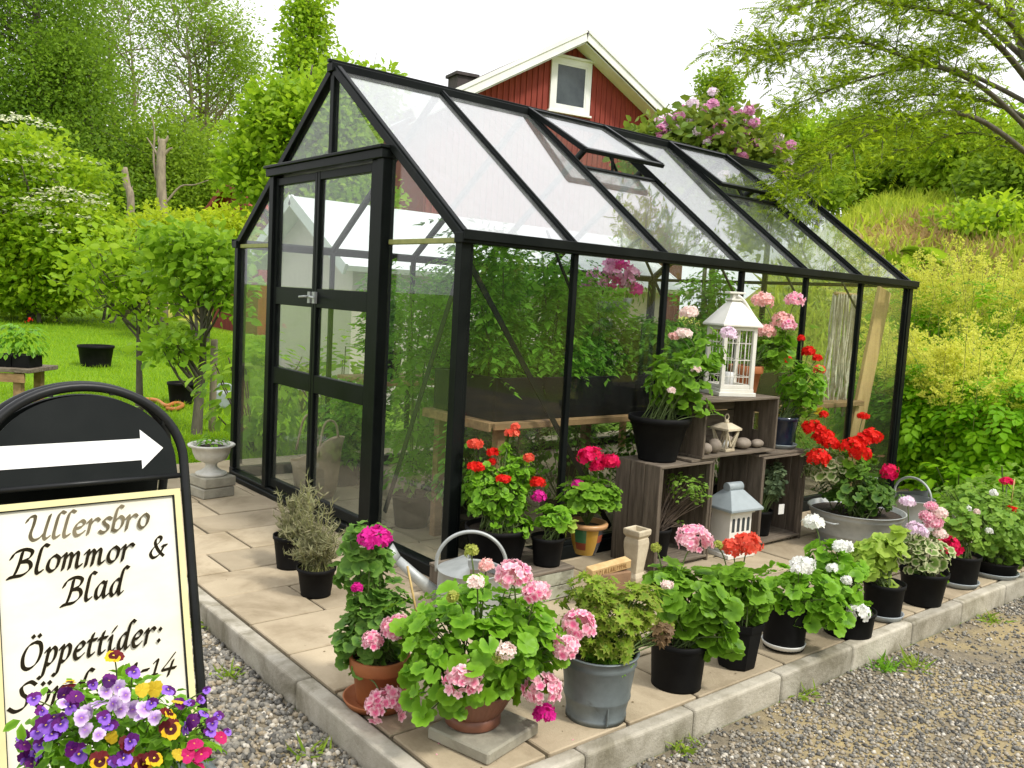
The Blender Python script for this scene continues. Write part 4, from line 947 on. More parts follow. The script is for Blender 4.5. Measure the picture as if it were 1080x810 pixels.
potted('large black pot with light pink geraniums on the crate beside the lantern', (1.19, -.285), .578, .105, .168, .245, 'nursery', BP,
       [(718, 395, 36, 34), (702, 410, 26, 26, None, .7), (745, 372, 24, 26, None, .6), (727, 425, 30, 18, None, .6)], T_GER, 'geranium', .038, 190,
       [(727, 330, 10, 'palepink', .7), (721, 352, 9, 'palepink', .6), (711, 355, 6, 'coralpink'), (768, 352, 9, 'lilac', .8), (734, 390, 5, 'palepink'), (708, 412, 4, 'palepink')])
def lantern(c, z, w, h, label, ang):
    t = thing('garden_lantern', label, 'lantern', (c[0], c[1], z)); ca, sa = math.cos(ang), math.sin(ang); Rm = A([[ca, -sa, 0], [sa, ca, 0], [0, 0, 1]]); o = A([c[0], c[1], z])
    W = M['white_paint']
    def bx(m, x, y, zz, sx, sy, sz): m.box(o+Rm@A([x, y, zz]), (sx, sy, sz), Rm)
    hb = h*.68; a = w/2
    m = MB(); bx(m, 0, 0, .012, w*1.12, w*1.12, .024); bx(m, 0, 0, .034, w*1.02, w*1.02, .02); m.build('lantern_base', W, t, .002)
    for sx in (-1, 1):
        for sy in (-1, 1):
            m = MB(); bx(m, sx*(a-.012), sy*(a-.012), .044+(hb-.044)/2, .024, .024, hb-.044); m.build('lantern_post', W, t, .002)
    for s in (-1, 1):
        for q in ((0, s*(a-.012), hb-.011, w-.048, .02, .022), (s*(a-.012), 0, hb-.011, .02, w-.048, .022), (0, s*(a-.012), .056, w-.048, .02, .022), (s*(a-.012), 0, .056, .02, w-.048, .022)):
            m = MB(); bx(m, *q); m.build('lantern_rail', W, t, .0015)
    m = MB()
    for s in (-1, 1):                      # wire grid in each side
        for q in (-.25, 0, .25):
            m.tube([o+Rm@A([q*w*.8, s*(a-.012), .06]), o+Rm@A([q*w*.8, s*(a-.012), hb-.02])], .0022, 5)
            m.tube([o+Rm@A([s*(a-.012), q*w*.8, .06]), o+Rm@A([s*(a-.012), q*w*.8, hb-.02])], .0022, 5)
        for f in (.28, .52, .76):
            m.tube([o+Rm@A([-a+.02, s*(a-.012), hb*f]), o+Rm@A([a-.02, s*(a-.012), hb*f])], .0022, 5)
            m.tube([o+Rm@A([s*(a-.012), -a+.02, hb*f]), o+Rm@A([s*(a-.012), a-.02, hb*f])], .0022, 5)
    m.build('wire_grid', W, t)
    m = MB(); e = a*1.2; tp = a*.26; zt = h*.93
    V = [o+Rm@A([sx*q, sy*q, zz]) for q, zz in ((e, hb), (e, hb+.012), (tp, zt)) for sx, sy in ((-1, -1), (1, -1), (1, 1), (-1, 1))]
    m.add(V, [[0, 3, 2, 1], [8, 9, 10, 11]]+[[k*4+i, k*4+(i+1) % 4, k*4+4+(i+1) % 4, k*4+4+i] for k in (0, 1) for i in range(4)])
    rf = m.build('lantern_roof', W, t, .002)
    m = MB(); bx(m, 0, 0, zt+.006, a*.75, a*.75, .012); bx(m, 0, 0, zt+.026, a*.4, a*.4, .028); bx(m, 0, 0, zt+.046, a*.95, a*.6, .012); m.build('roof_cap', W, rf, .002)
    m = MB(); P = [(0, a*.30, zt+.02), (a*.5, a*.34, zt-.01), (a*1.0, a*.2, hb+.07), (a*1.36, 0, hb+.03), (a*1.34, -a*.32, hb+.028), (a*.95, -a*.34, hb+.075), (a*.35, -a*.3, zt+.005), (0, -a*.25, zt+.03)]
    m.tube(crom([o+Rm@A(p) for p in P], 5), .011, 8); m.build('swing_handle', W, t)
    m = MB(); m.lathe([(0, .044), (.032, .044), (.032, .13), (.028, .135), (0, .13)], 20, tuple(o)); m.build('candle', M['sign_white'], t)
    return t
lantern((1.80, -.27), .923, .215, .60, 'tall white wooden lantern with wire grid sides, on top of the crates', -.42)
potted('terracotta pot with salmon pink geraniums behind the white lantern', (2.03, -.225), .923, .072, .098, .17, 'terracotta', M['terracotta'],
       [(815, 372, 22, 20), (826, 358, 16, 16, None, .5)], T_GER, 'geranium', .036, 70,
       [(804, 318, 12, 'coralpink', .8), (838, 317, 10, 'pink', .8), (825, 339, 13, 'coralpink', .75), (808, 350, 10, 'coralpink', .85), (831, 344, 8, 'pink')])
potted('dark blue glazed pot of round leaves with small red blooms, on a saucer', (2.335, -.30), .577, .083, .108, .20, 'glazed', M['pot_blue'],
       [(843, 405, 30, 30), (850, 430, 22, 14, None, .5), (828, 437, 10, 6, 'yellow', .25), (866, 434, 9, 7, 'yellow', .4)], T_GER, 'geranium_bright', .036, 150,
       [(853, 371, 7, 'red', .8), (829, 380, 6, 'red', 1.1), (862, 378, 5, 'red'), (864, 390, 6, 'coral'), (845, 357, 4, 'red')], saucer=(.112, M['blue_grey']))
def tea_lantern(c, z, label):
    t = thing('candle_lantern', label, 'lantern', (c[0], c[1], z)); o = A([c[0], c[1], z]); W = M['cream_stone']
    m = MB(); m.box(o+A([0, 0, .008]), (.085, .085, .016)); m.build('lantern_base', W, t, .002)
    m = MB()
    for sx in (-1, 1):
        for sy in (-1, 1): m.beam(o+A([sx*.033, sy*.033, .016]), o+A([sx*.052, sy*.052, .125]), .012, .012)
    m.build('lantern_post', W, t)
    m = MB(); m.box(o+A([0, 0, .131]), (.13, .13, .012))
    for s in (-1, 1):
        for q in (-1, 1): m.beam(o+A([q*.05, s*.05, .122]), o+A([0, s*.04, .03]), .008, .008); m.beam(o+A([s*.05, q*.05, .122]), o+A([s*.04, 0, .03]), .008, .008)
    m.build('lantern_rail', W, t)
    m = MB(); V = [o+A([sx*q, sy*q, zz]) for q, zz in ((.065, .137), (.022, .165)) for sx, sy in ((-1, -1), (1, -1), (1, 1), (-1, 1))]
    m.add(V, [[0, 3, 2, 1], [4, 5, 6, 7]]+[[i, (i+1) % 4, 4+(i+1) % 4, 4+i] for i in range(4)]); m.tube([o+A([0, 0, .16]), o+A([0, 0, .18])], .014, 8)
    m.tube([o+A([.018*math.sin(q), 0, .198-.018*math.cos(q)]) for q in np.linspace(0, 2*PI, 12)], .004, 6); m.build('lantern_roof', W, t)
    MB().lathe([(0, .016), (.02, .016), (.02, .06), (0, .06)], 14, tuple(o)).build('candle', M['sign_white'], t)
tea_lantern((1.68, -.37), .608, 'small cream candle lantern among round stones in the top crate')
for (x, y, a, b, h_, lb) in ((1.47, -.40, .036, .034, .032, 'pale round stone at the left end of the row in the top crate'), (1.55, -.395, .045, .04, .042, 'light round stone just left of the small cream lantern'),
                         (1.80, -.30, .05, .04, .036, 'grey stone lying behind, right of the small cream lantern'), (1.855, -.37, .058, .045, .034, 'speckled oval stone, largest in the top crate'),
                         (1.985, -.38, .05, .034, .026, 'dark flat stone by the end board of the top crate')):
    mb = MB(); th = np.linspace(0, PI, 9); prof = [(max(1e-4, math.sin(t_)), -math.cos(t_)) for t_ in th]
    mb.lathe([(r*a, .6075+h_+zz*h_) for r, zz in prof], 18, (x, y, 0), 1, b/a)
    tag(mb.build('stone', M['stone_grey']), lb, 'stone', 'stones in the top crate')

# in the upright crates
potted('thin leafy shrub with woody stems in a black pot inside the crate', (1.20, -.30), .038, .075, .09, .16, 'nursery', BP,
       [(724, 515, 24, 20), (735, 522, 16, 14, None, .7), (712, 508, 14, 12, None, .7), (718, 552, 8, 6, None, .5)], T_OVAL, 'fine', .030, 220, (), stems=M['stem_wood'], nstem=16, name='potted_shrub')
def tagx(root, c, D):
    q = at(824, 537, D-.12); MB().box(q, (.045, .003, .062), [[.97, .2, 0], [-.2, .97, 0], [0, 0, 1]]).build('plant_tag', M['plastic_white'], root)
potted('small grey-green succulent with a white tag in a black pot inside the crate', (2.16, -.31), .038, .075, .088, .155, 'nursery', BP,
       [(817, 508, 14, 24)], T_SMALL, 'sedum', .018, 190, (), name='potted_succulent', extra=tagx)
# white lantern house in the gap
t = thing('lantern_house', 'white house shaped lantern with blue-grey roof, standing between two crates', 'lantern', (1.73, -.42, 0)); o = A([1.73, -.42, 0.])
Rm = A([[math.cos(-.1), -math.sin(-.1), 0], [math.sin(-.1), math.cos(-.1), 0], [0, 0, 1]])
m = MB(); m.box(o+A([0, 0, .012]), (.225, .20, .024), Rm); m.box(o+A([0, 0, .15]), (.18, .15, .25), Rm); m.box(o+A([0, 0, .268]), (.205, .175, .018), Rm); m.build('house_body', M['white_paint'], t, .002)
m = MB()
for x in np.linspace(-.062, .062, 4):
    pts = [(-.012, 0), (.012, 0)]+[(.012*math.cos(q), .07+.012*math.sin(q)) for q in np.linspace(0, PI, 7)]
    m.poly(pts, o+Rm@A([x, -.0755, .15]), Rm@A([1, 0, 0]), A([0, 0, 1.]), -.004+.0015)
m.build('arched_window', M['house_glass'], t)
m = MB(); V = [o+Rm@A([x, y, z]) for z, q in ((.278, 1), (.292, 1)) for x, y in ((-.135, -.12), (.135, -.12), (.135, .12), (-.135, .12))]+[o+Rm@A([x, y, .385]) for x, y in ((-.055, -.03), (.055, -.03), (.055, .03), (-.055, .03))]
m.add(V, [[0, 3, 2, 1], [8, 9, 10, 11]]+[[k*4+i, k*4+(i+1) % 4, k*4+4+(i+1) % 4, k*4+4+i] for k in (0, 1) for i in range(4)])
m.tube([o+Rm@A([-.06, 0, .40]), o+Rm@A([.06, 0, .40])], .028, 14); m.build('house_roof', M['blue_grey'], t, .002)

# ================================================================== LOW CRATE BY THE CORNER
t = thing('low_crate', 'low crate with worn pale green side slats under three geranium pots', 'crate', (.13, -.29, 0), )
m = MB()
for i in range(3): m.span(-.18, .40, -.495+i*.135, -.495+i*.135+.128, .136, .15)
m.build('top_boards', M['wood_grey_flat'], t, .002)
m = MB()
for i in range(2): m.span(-.178, .398, -.493, -.481, .006+i*.066, .068+i*.066)
for i in range(2): m.span(.386, .398, -.478, -.10, .006+i*.066, .068+i*.066)
m.build('side_slats', M['pale_green_paint'], t, .002)
m = MB(); m.span(-.178, -.166, -.478, -.10, .0, .134); m.span(-.164, .384, -.102, -.09, 0, .134); m.build('back_slats', M['wood_grey'], t, .002)
m = MB()
for x in (-.163, .363):
    for y in (-.478, -.125): m.span(x, x+.022, y, y+.022, 0, .134)
m.build('corner_post', M['wood_grey'], t)
G3 = 'geraniums on the low crate'
potted('dark pot with a yellowish-green small leaved geranium and many little red flowers', (.13, -.22), .151, .12, .155, .17, 'nursery', BP,
       [(525, 522, 38, 30), (545, 500, 22, 24, None, .7), (508, 508, 20, 22, None, .6), (540, 552, 30, 12, None, .5), (532, 478, 10, 14, None, .4)], T_GER, 'geranium_bright', .022, 620,
       [(501, 468, 8, 'coral', .5), (520, 477, 7, 'red', .6), (501, 492, 8, 'red', .5), (519, 487, 4, 'red'), (540, 457, 8, 'coral', .5), (543, 450, 5, 'coral', .6), (558, 483, 6, 'coral', .8), (531, 505, 7, 'red', .5), (567, 509, 8, 'red', .7), (568, 524, 8, 'magenta')], G3)
potted('plain black pot with sparse pale green leaves beside the painted pot', (.30, -.40), .151, .065, .08, .14, 'nursery', BP,
       [(585, 545, 24, 16), (597, 552, 12, 12, 'pale', .6)], T_GERL, 'geranium_bright', .034, 48, (), G3)
def folk(root, c, D):          # painted bands of the glazed pot: upright panels round the body
    pass
r_ = potted('small painted pot in green, red and ochre with crimson geranium', (.66, -.31), .0, .055, .085, .0, 'glazed', M['glaze_green'], [(622, 520, 34, 24), (610, 530, 22, 16, None, .5), (640, 525, 18, 20, None, .5)], T_GER, 'geranium', .034, 150,
       [(623, 482, 14, 'crimson', .85), (644, 486, 9, 'crimson', .8), (628, 492, 8, 'crimson'), (609, 510, 6, 'magenta', .6)], G3) if 0 else None
def painted():
    c = A([.60, -.36, .151]); D = dep(c+A([0, 0, .15]))
    r = thing('painted_pot', 'small painted pot in green, red and ochre holding a crimson geranium', 'potted plant', c, G3)
    h, rt, rb = .165, .092, .052; n = 48
    prof = [(rb, 0), (rb+.012, h*.18), (rb+.024, h*.42), (rt-.010, h*.66), (rt-.005, h*.84)]
    mb = MB(); th = np.arange(n)*2*PI/n
    V = np.concatenate([np.stack([q*np.cos(th), q*np.sin(th), np.full(n, z)], 1) for q, z in prof])+c; base = mb.nv; mb.add(V, np.zeros((0, 4), int))
    for k in range(4):
        for i in range(n):
            pn = (i//6) % 4; mt = [0, 1, 3, 1][pn]
            if pn == 0 and k == 1: mt = 2
            if pn == 0 and k == 0: mt = 1
            if pn == 2 and k in (2,): mt = 2
            mb.b.append((np.zeros((0, 3)), A([[k*n+i, k*n+(i+1) % n, (k+1)*n+(i+1) % n, (k+1)*n+i]])+base, mt, True, None, None))
    mb.build('pot', [M['glaze_green'], M['glaze_ochre'], M['glaze_red'], M['glaze_blue']], r)
    MB().lathe([(rt-.005, h*.84), (rt+.012, h*.86), (rt+.016, h*.95), (rt+.01, h), (rt-.006, h), (rt-.012, h*.8), (0, h*.8)], 40, tuple(c)).build('pot_rim', M['glaze_rim'], r)
    MB().lathe([(rt-.01, h*.85), (0, h*.9)], 24, tuple(c)).build('soil', M['soil'], r)
    fo = MB(); st = MB()
    for (px, py, rx, ry, k) in ((622, 522, 34, 22, 110), (612, 532, 22, 14, 40), (640, 528, 18, 18, 40)):
        cc = at(px, py, D); p, d = blob_points(k, cc, A([rx, rx, ry])*D/FX-.015, -.5)
        fo.leaves(p, norm(d*.55+A([0, 0, .65])), norm(p-c-A([0, 0, .1])+rng.normal(size=p.shape)*.05), .036*rng.uniform(.6, 1.1, len(p)), T_GER)
        for i in range(10): st.tube(crom([c+A([0, 0, .14]), (c+A([0, 0, .2])+p[i])/2, p[i]], 4), .0025, 5)
    fo.build('foliage', LF['geranium'], r); st.build('stems', M['stem'], r)
    for px, py, q, mt in ((623, 482, 14, 'crimson'), (644, 487, 10, 'crimson'), (630, 492, 8, 'crimson'), (609, 511, 6, 'magenta')):
        head_mesh(r, at(px, py, D-.03), q*D/FX, mt, stalk=at(px, py+25, D))
painted()
# square vase
t = thing('stone_vase', 'square cream stone vase with a pinched waist beside the crate', 'vase', (.86, -.47, 0))
m = MB(); o = (.86, -.47, 0)
m.lathe([(0, .0), (.062, 0), (.062, .02), (.048, .045), (.052, .08), (.066, .17), (.068, .20), (.064, .222), (.058, .228), (.074, .245), (.076, .268), (.070, .274), (.056, .272), (.05, .24), (0, .23)], 4, o, rot=PI/4+.1, s=False)
m.build('vase_body', M['cream_stone'], t, .005, 2)
# brick and name board
t = thing('brown_block', 'brown brick block standing behind the leafy bucket', 'block', (.47, -.66, 0)); Rb = A([[.985, .17, 0], [-.17, .985, 0], [0, 0, 1]])
m = MB(); m.box((.47, -.66, .083), (.185, .10, .164), Rb); m.build('block_body', M['brick_brown'], t, .006, 2)
t = thing('name_board', 'short pale wooden board with worn carved letters on the brown block', 'board', (.43, -.69, .17))
Rn = A([[.985, .17, 0], [-.165, .97, .17], [.03, -.17, .98]]).T; Rn = np.stack([norm(A([.97, -.12, .10])), None and 0 or norm(A([.12, .98, .1])), norm(A([-.10, -.11, .98]))], 1)
Rn[:, 1] = norm(np.cross(Rn[:, 2], Rn[:, 0])); Rn[:, 2] = np.cross(Rn[:, 0], Rn[:, 1]); oc = A([.445, -.675, .188])
m = MB(); m.box(oc, (.235, .05, .042), Rn); m.build('board_body', M['wood_new'], t, .003)
m = MB(); random.seed(3); x = -.096
while x < .092:
    w_ = random.uniform(.008, .012)
    for (a, b_) in random.choice([[((0, -1), (0, 1)), ((0, 1), (1, .2))], [((0, -1), (.5, 1)), ((.5, 1), (1, -1))], [((0, -1), (0, 1)), ((1, -1), (1, 1)), ((0, 0), (1, 0))], [((0, -1), (0, 1)), ((0, -1), (1, -1))]]):
        p0 = oc+Rn@A([x+a[0]*w_*.7, -.0255, a[1]*.011]); p1 = oc+Rn@A([x+b_[0]*w_*.7, -.0255, b_[1]*.011]); m.beam(p0, p1, .002, .0022, Rn[:, 1])
    x += w_+.003
m.build('carved_lettering', M['carve'], t)
# ================================================================== SIGN
SG = thing('pavement_sign', 'black tubular A-board sign with white arrow and opening hours on cream paper', 'sign', (-1.936, -1.1, -.1))
VD = norm(A([0, .27, .963])); UX = A([1., 0, 0]); SN = norm(np.cross(UX, VD))      # SN points to the viewer
S0 = A([-1.936, -1.1, .862])
def sp_(u, v, w=0.0): return S0+UX*u+VD*v+SN*w
def frame_tube(S, a=.245, b=.205, v0=.078, vb=-1.0):
    P = [S(-a, vb), S(-a, -.5), S(-a, v0-.05)]+[S(-a*math.cos(t), v0+b*math.sin(t)) for t in np.linspace(0.0, PI, 31)]+[S(a, v0-.05), S(a, -.5), S(a, vb)]
    return P
MB().tube(frame_tube(sp_), .0125, 12).build('tube_frame', M['sign_tube'], SG)
MB().tube([sp_(-.235, -.69), sp_(.235, -.69)], .009, 8).build('cross_bar', M['sign_tube'], SG)
m = MB(); m.tube([sp_(-.235, .035), sp_(.235, .035)], .007, 8)
for t_ in (.55, 1.25, PI-1.25, PI-.55): m.box(sp_(-.236*math.cos(t_), .078+.196*math.sin(t_)), (.014, .012, .010))
m.build('cross_bar', M['sign_tube'], SG)
el = [(.224*math.cos(t_), .074+.186*math.sin(t_)) for t_ in np.linspace(.0, PI, 40)]
m = MB(); m.poly([(-.226, .028), (.226, .028)]+el, sp_(0, 0, -.006), UX, VD, .008); pn = m.build('arrow_panel', M['sign_black'], SG)
ay, hw, hh = .112, .0285, .052
m = MB(); m.poly([(-.205, ay-hw), (.135, ay-hw), (.135, ay-hh), (.192, ay), (.135, ay+hh), (.135, ay+hw), (-.205, ay+hw)], sp_(0, 0, .0022), UX, VD, .002); m.build('arrow', M['sign_white'], pn)
bw, bh = .226, .655
m = MB()
for (u0, u1, v0, v1) in ((-bw, bw, -.016, 0), (-bw, bw, -bh, -bh+.016), (-bw, -bw+.016, -bh+.016, -.016), (bw-.016, bw, -bh+.016, -.016)):
    m.poly([(u0, v0), (u1, v0), (u1, v1), (u0, v1)], sp_(0, 0, .0), UX, VD, .012)
m.build('board_border', M['sign_border'], SG)
m = MB()
for (u0, u1, v0, v1) in ((-bw+.016, bw-.016, -.0185, -.016), (-bw+.016, bw-.016, -bh+.016, -bh+.0185), (-bw+.016, -bw+.0185, -bh+.0185, -.0185), (bw-.0185, bw-.016, -bh+.0185, -.0185)):
    m.poly([(u0, v0), (u1, v0), (u1, v1), (u0, v1)], sp_(0, 0, .0), UX, VD, .010)
m.poly([(-bw, -bh), (bw, -bh), (bw, 0), (-bw, 0)], sp_(0, 0, -.02), UX, VD, .012)
m.build('board_backing', M['sign_black'], SG)
m = MB(); m.poly([(-bw+.019, -bh+.019), (bw-.019, -bh+.019), (bw-.019, -.019), (-bw+.019, -.019)], sp_(0, 0, -.003), UX, VD, .006); m.build('paper', M['sign_paper'], SG)
# second leg of the A-board
VB = norm(A([0, -.27, .963])); 
def sb_(u, v, w=0.0): return S0+A([0, .18, 0])+UX*u+VB*v
MB().tube(frame_tube(sb_), .0125, 12).build('tube_frame', M['sign_tube'], SG)
m = MB(); m.poly([(-.222, .028), (.222, .028)]+el, sb_(0, 0), UX, VB, .008); m.poly([(-bw, -bh), (bw, -bh), (bw, 0), (-bw, 0)], sb_(0, 0), UX, VB, .012); m.build('rear_panel', M['sign_black'], SG)
# broad-nib lettering
GLY = {
 'U': (1.35, [[(-.12, 1.3), (.0, 1.58), (.28, 1.62), (.3, 1.1), (.22, .4), (.42, .02), (.75, .1), (1.02, .5)], [(1.12, 1.62), (1.04, .9), (1.0, .2), (1.12, 0), (1.3, .14)]]),
 'l': (.46, [[(.5, 1.66), (.28, 1.76), (.14, 1.5), (.08, .8), (.06, .25), (.16, 0), (.38, .12)]]),
 'e': (.66, [[(.1, .48), (.42, .56), (.58, .8), (.42, 1.0), (.16, .82), (.05, .42), (.18, .03), (.42, .03), (.64, .22)]]),
 'r': (.66, [[(-.02, .82), (.13, 1.0), (.13, .5), (.1, 0)], [(.12, .55), (.32, .92), (.52, 1.02), (.66, .88)]]),
 's': (.6, [[(.6, .9), (.38, 1.02), (.14, .84), (.26, .58), (.46, .4), (.46, .12), (.22, -.02), (-.02, .12)]]),
 'b': (.68, [[(.48, 1.68), (.26, 1.76), (.13, 1.5), (.08, .8), (.06, .08)], [(.08, .62), (.36, 1.0), (.6, .82), (.58, .32), (.32, 0), (.08, .1)]]),
 'o': (.68, [[(.38, 1.0), (.12, .78), (.06, .28), (.28, 0), (.54, .2), (.6, .74), (.38, 1.0)]]),
 'm': (1.12, [[(-.04, .82), (.12, 1.0), (.12, .5), (.09, 0)], [(.11, .55), (.32, .96), (.46, .86), (.46, .4), (.43, 0)], [(.46, .55), (.68, .96), (.82, .86), (.81, .25), (.88, 0), (1.08, .13)]]),
 'n': (.78, [[(-.04, .82), (.12, 1.0), (.12, .5), (.09, 0)], [(.11, .55), (.34, .96), (.5, .86), (.49, .25), (.56, 0), (.76, .13)]]),
 'B': (1.12, [[(.42, 1.5), (.36, .8), (.2, .1), (-.05, -.04)], [(-.12, 1.15), (.05, 1.5), (.5, 1.64), (.92, 1.45), (.82, 1.05), (.4, .86)], [(.4, .86), (.85, .8), (.98, .4), (.65, .04), (.2, .0), (-.1, -.06)]]),
 '&': (1.2, [[(1.05, .02), (.6, .5), (.3, 1.1), (.42, 1.48), (.68, 1.45), (.66, 1.15), (.2, .72), (.04, .32), (.28, 0), (.65, .12), (.9, .55), (1.0, .8)], [(.85, .78), (1.18, .8)]]),
 'a': (.8, [[(.58, .9), (.36, 1.02), (.1, .68), (.08, .2), (.24, 0), (.46, .3), (.6, .92)], [(.6, 1.0), (.55, .3), (.62, 0), (.8, .13)]]),
 'd': (.8, [[(.58, .9), (.36, 1.02), (.1, .68), (.08, .2), (.24, 0), (.46, .3), (.6, .92)], [(1.0, 1.66), (.78, 1.76), (.65, 1.4), (.56, .4), (.62, 0), (.8, .13)]]),
 'Ö': (1.3, [[(.72, 1.56), (.3, 1.38), (.08, .8), (.2, .16), (.58, -.03), (1.0, .26), (1.16, .86), (1.02, 1.4), (.72, 1.56)], [(.44, 1.98), (.55, 1.85)], [(.82, 1.98), (.93, 1.85)]]),
 'ö': (.68, [[(.38, 1.0), (.12, .78), (.06, .28), (.28, 0), (.54, .2), (.6, .74), (.38, 1.0)], [(.14, 1.44), (.25, 1.31)], [(.46, 1.44), (.57, 1.31)]]),
 'p': (.7, [[(-.04, .82), (.12, 1.0), (.11, .4), (.02, -.55), (-.1, -.74), (-.24, -.66)], [(.1, .6), (.38, 1.0), (.6, .82), (.57, .3), (.32, 0), (.08, .1)]]),
 't': (.5, [[(.24, 1.38), (.14, .85), (.12, .22), (.22, 0), (.46, .13)], [(-.04, .98), (.5, 1.0)]]),
 'i': (.42, [[(-.02, .84), (.12, 1.0), (.1, .3), (.18, 0), (.4, .13)], [(.16, 1.3), (.32, 1.55)]]),
 ':': (.4, [[(.13, .15), (.24, .02)], [(.13, .9), (.24, .77)]]),
 'S': (1.02, [[(.98, 1.4), (.66, 1.62), (.3, 1.38), (.42, .95), (.72, .62), (.66, .14), (.26, -.04), (-.1, .2)]]),
 '-': (.55, [[(.06, .46), (.46, .5)]]), '1': (.5, [[(.06, .9), (.26, 1.06), (.22, .5), (.18, 0)], [(.02, 0), (.36, .02)]]),
 '4': (.8, [[(.62, 1.35), (.3, .75), (.04, .28), (.42, .28), (.84, .3)], [(.6, .86), (.52, .3), (.46, -.22)]]), ' ': (.42, []),
}
def write(m, text, u0, v0, u1, v1, xh, sp=.12, nib=.25, ang=.70):
    tot = sum(GLY[c_][0]+sp for c_ in text)-sp; L = math.hypot(u1-u0, v1-v0); sx = L/tot; dx, dy = (u1-u0)/L, (v1-v0)/L; x = 0; k = 0
    for c_ in text:
        w_, strokes = GLY[c_]
        for st in strokes:
            P = crom(st, 7); q = []
            for (a, b_) in P:
                lx, ly = (x+a)*sx+.24*b_*xh, b_*xh; q.append((u0+lx*dx-ly*dy, v0+lx*dy+ly*dx))
            q = A(q); nv = A([math.cos(ang), math.sin(ang)])*nib*xh*.5; tv = A([-math.sin(ang), math.cos(ang)])*nib*xh*.14
            off = [nv+tv, nv-tv, -nv-tv, -nv+tv]
            for (a, b_) in zip(q[:-1], q[1:]):      # hull of the nib moved from a to b
                d = b_-a; pts = A([a+o_ for o_ in off]+[b_+o_ for o_ in off]); c0 = pts.mean(0)
                hull = sorted(range(8), key=lambda i: math.atan2(*(pts[i]-c0)[::-1]))
                H = []
                for i in hull:                      # Graham step for the convex outline
                    H.append(pts[i])
                nrm_ = []
                for i, p in enumerate(H):
                    a0, b0 = H[i-1], H[(i+1) % len(H)]
                    if (p-a0)[0]*(b0-p)[1]-(p-a0)[1]*(b0-p)[0] > 1e-12: nrm_.append(p)
                if len(nrm_) >= 3:
                    k += 1; m.add([sp_(p[0], p[1], .0034+.000012*k) for p in nrm_], [list(range(len(nrm_)))])
        x += w_+sp
def line(text, l0, l1, xh, mat, **kw):
    """place a line of text between two points of the board"""
    m = MB(); write(m, text, *l0, *l1, xh, **kw); m.build('lettering', mat, SG)
def on_board(px, py):
    d = ray(px, py); t_ = ((S0-CAM)@SN)/(d@SN); p = CAM+d*t_-S0; return (p@UX, p@VD)
line('Ullersbro', on_board(26, 571), on_board(155, 556), .035, M['ink_faded'])
line('Blommor', on_board(10, 609), on_board(138, 589.5), .037, M['ink'])
line('&', on_board(157, 589), on_board(174, 586), .034, M['ink'])
line('Blad', on_board(66, 638), on_board(128, 626), .037, M['ink'])
line('Öppettider:', on_board(20, 707), on_board(169, 676), .037, M['ink'], sp=.2)
line('Sönd', on_board(10, 751), on_board(88, 736), .037, M['ink'])
line('11-14', on_board(124, 719), on_board(183, 708), .034, M['ink'])

# ================================================================== PANSIES IN FRONT OF THE SIGN
pc = A([-2.03, -1.80]); D0 = 1.62
pr_ = thing('pansy_planter', 'tall planter of mixed purple, mauve and yellow pansies in front of the sign', 'planter', (pc[0], pc[1], -.1))
MB().lathe([(0, 0), (.12, 0), (.125, .01), (.15, .52), (.165, .53), (.165, .55), (.15, .55), (.14, .5), (0, .5)], 36, (pc[0], pc[1], -.1)).build('pot', M['zinc'], pr_)
MB().lathe([(.145, .52), (0, .53)], 24, (pc[0], pc[1], -.1)).build('soil', M['soil'], pr_)
mb = MB(); st = MB()
for (px, py, rx, ry, k) in ((130, 782, 85, 42, 620), (85, 770, 55, 40, 160), (180, 780, 45, 42, 160), (118, 750, 45, 22, 150)):
    cc = at(px, py, D0); p, d = blob_points(k, cc, (rx*D0/FX, .12, ry*D0/FX), -.8)
    mb.leaves(p, norm(d*.5+A([0, 0, .5])+rng.normal(size=p.shape)*.4), norm(d+rng.normal(size=p.shape)*.6), rng.uniform(.02, .036, k), T_OVAL)
mb.build('foliage', LF['geranium_bright'], pr_)
def petals(spec):
    V = []; f = []; r = []
    for (a, L_, W_, z, tl) in spec:
        a = math.radians(a); ca, sa = math.cos(a), math.sin(a); b = len(V)
        P = [(0, 0)]+[(L_*(.52+.48*math.cos(q))*(1+.05*math.cos(7*q)), W_*math.sin(q)*(1+.06*math.sin(6*q))) for q in np.linspace(-2.5, 2.5, 13)]
        V += [(x*ca-y*sa, x*sa+y*ca, z+tl*x+.07*math.sin(9*y+5*x)*math.hypot(x, y)) for x, y in P]; r += [0]+[min(1, math.hypot(x, y)) for x, y in P[1:]]
        f += [(b, b+i, b+i+1) for i in range(1, 13)]
    return tpl(V, f, r)
T_PUP = petals([(90-42, 1.05, .60, -.02, -.30), (90+42, 1.05, .60, .02, -.34)])
T_PLO = petals([(-12, .88, .46, .06, -.12), (192, .88, .46, .07, -.10), (270, 1.0, .60, .10, .12)])
T_EYE = tpl([(.13*math.cos(q), .13*math.sin(q)-.04, .17) for q in np.arange(6)*PI/3], [(0, 1, 2), (0, 2, 3), (0, 3, 4), (0, 4, 5)], [0]*6)
def pmat(k, *a, **kw): LF['p_'+k] = leafmat('pansy_'+k, *a, trans=.22, rough=.6, spec=.2, **kw)
pmat('violet', (.06, .015, .22), (.09, .02, .28), (.30, .13, .66), zone=(.25, .5)); pmat('purple', (.05, .003, .09), (.15, .012, .18)); pmat('mauve', (.30, .12, .50), (.46, .26, .64), (.74, .60, .82), zone=(.25, .8))
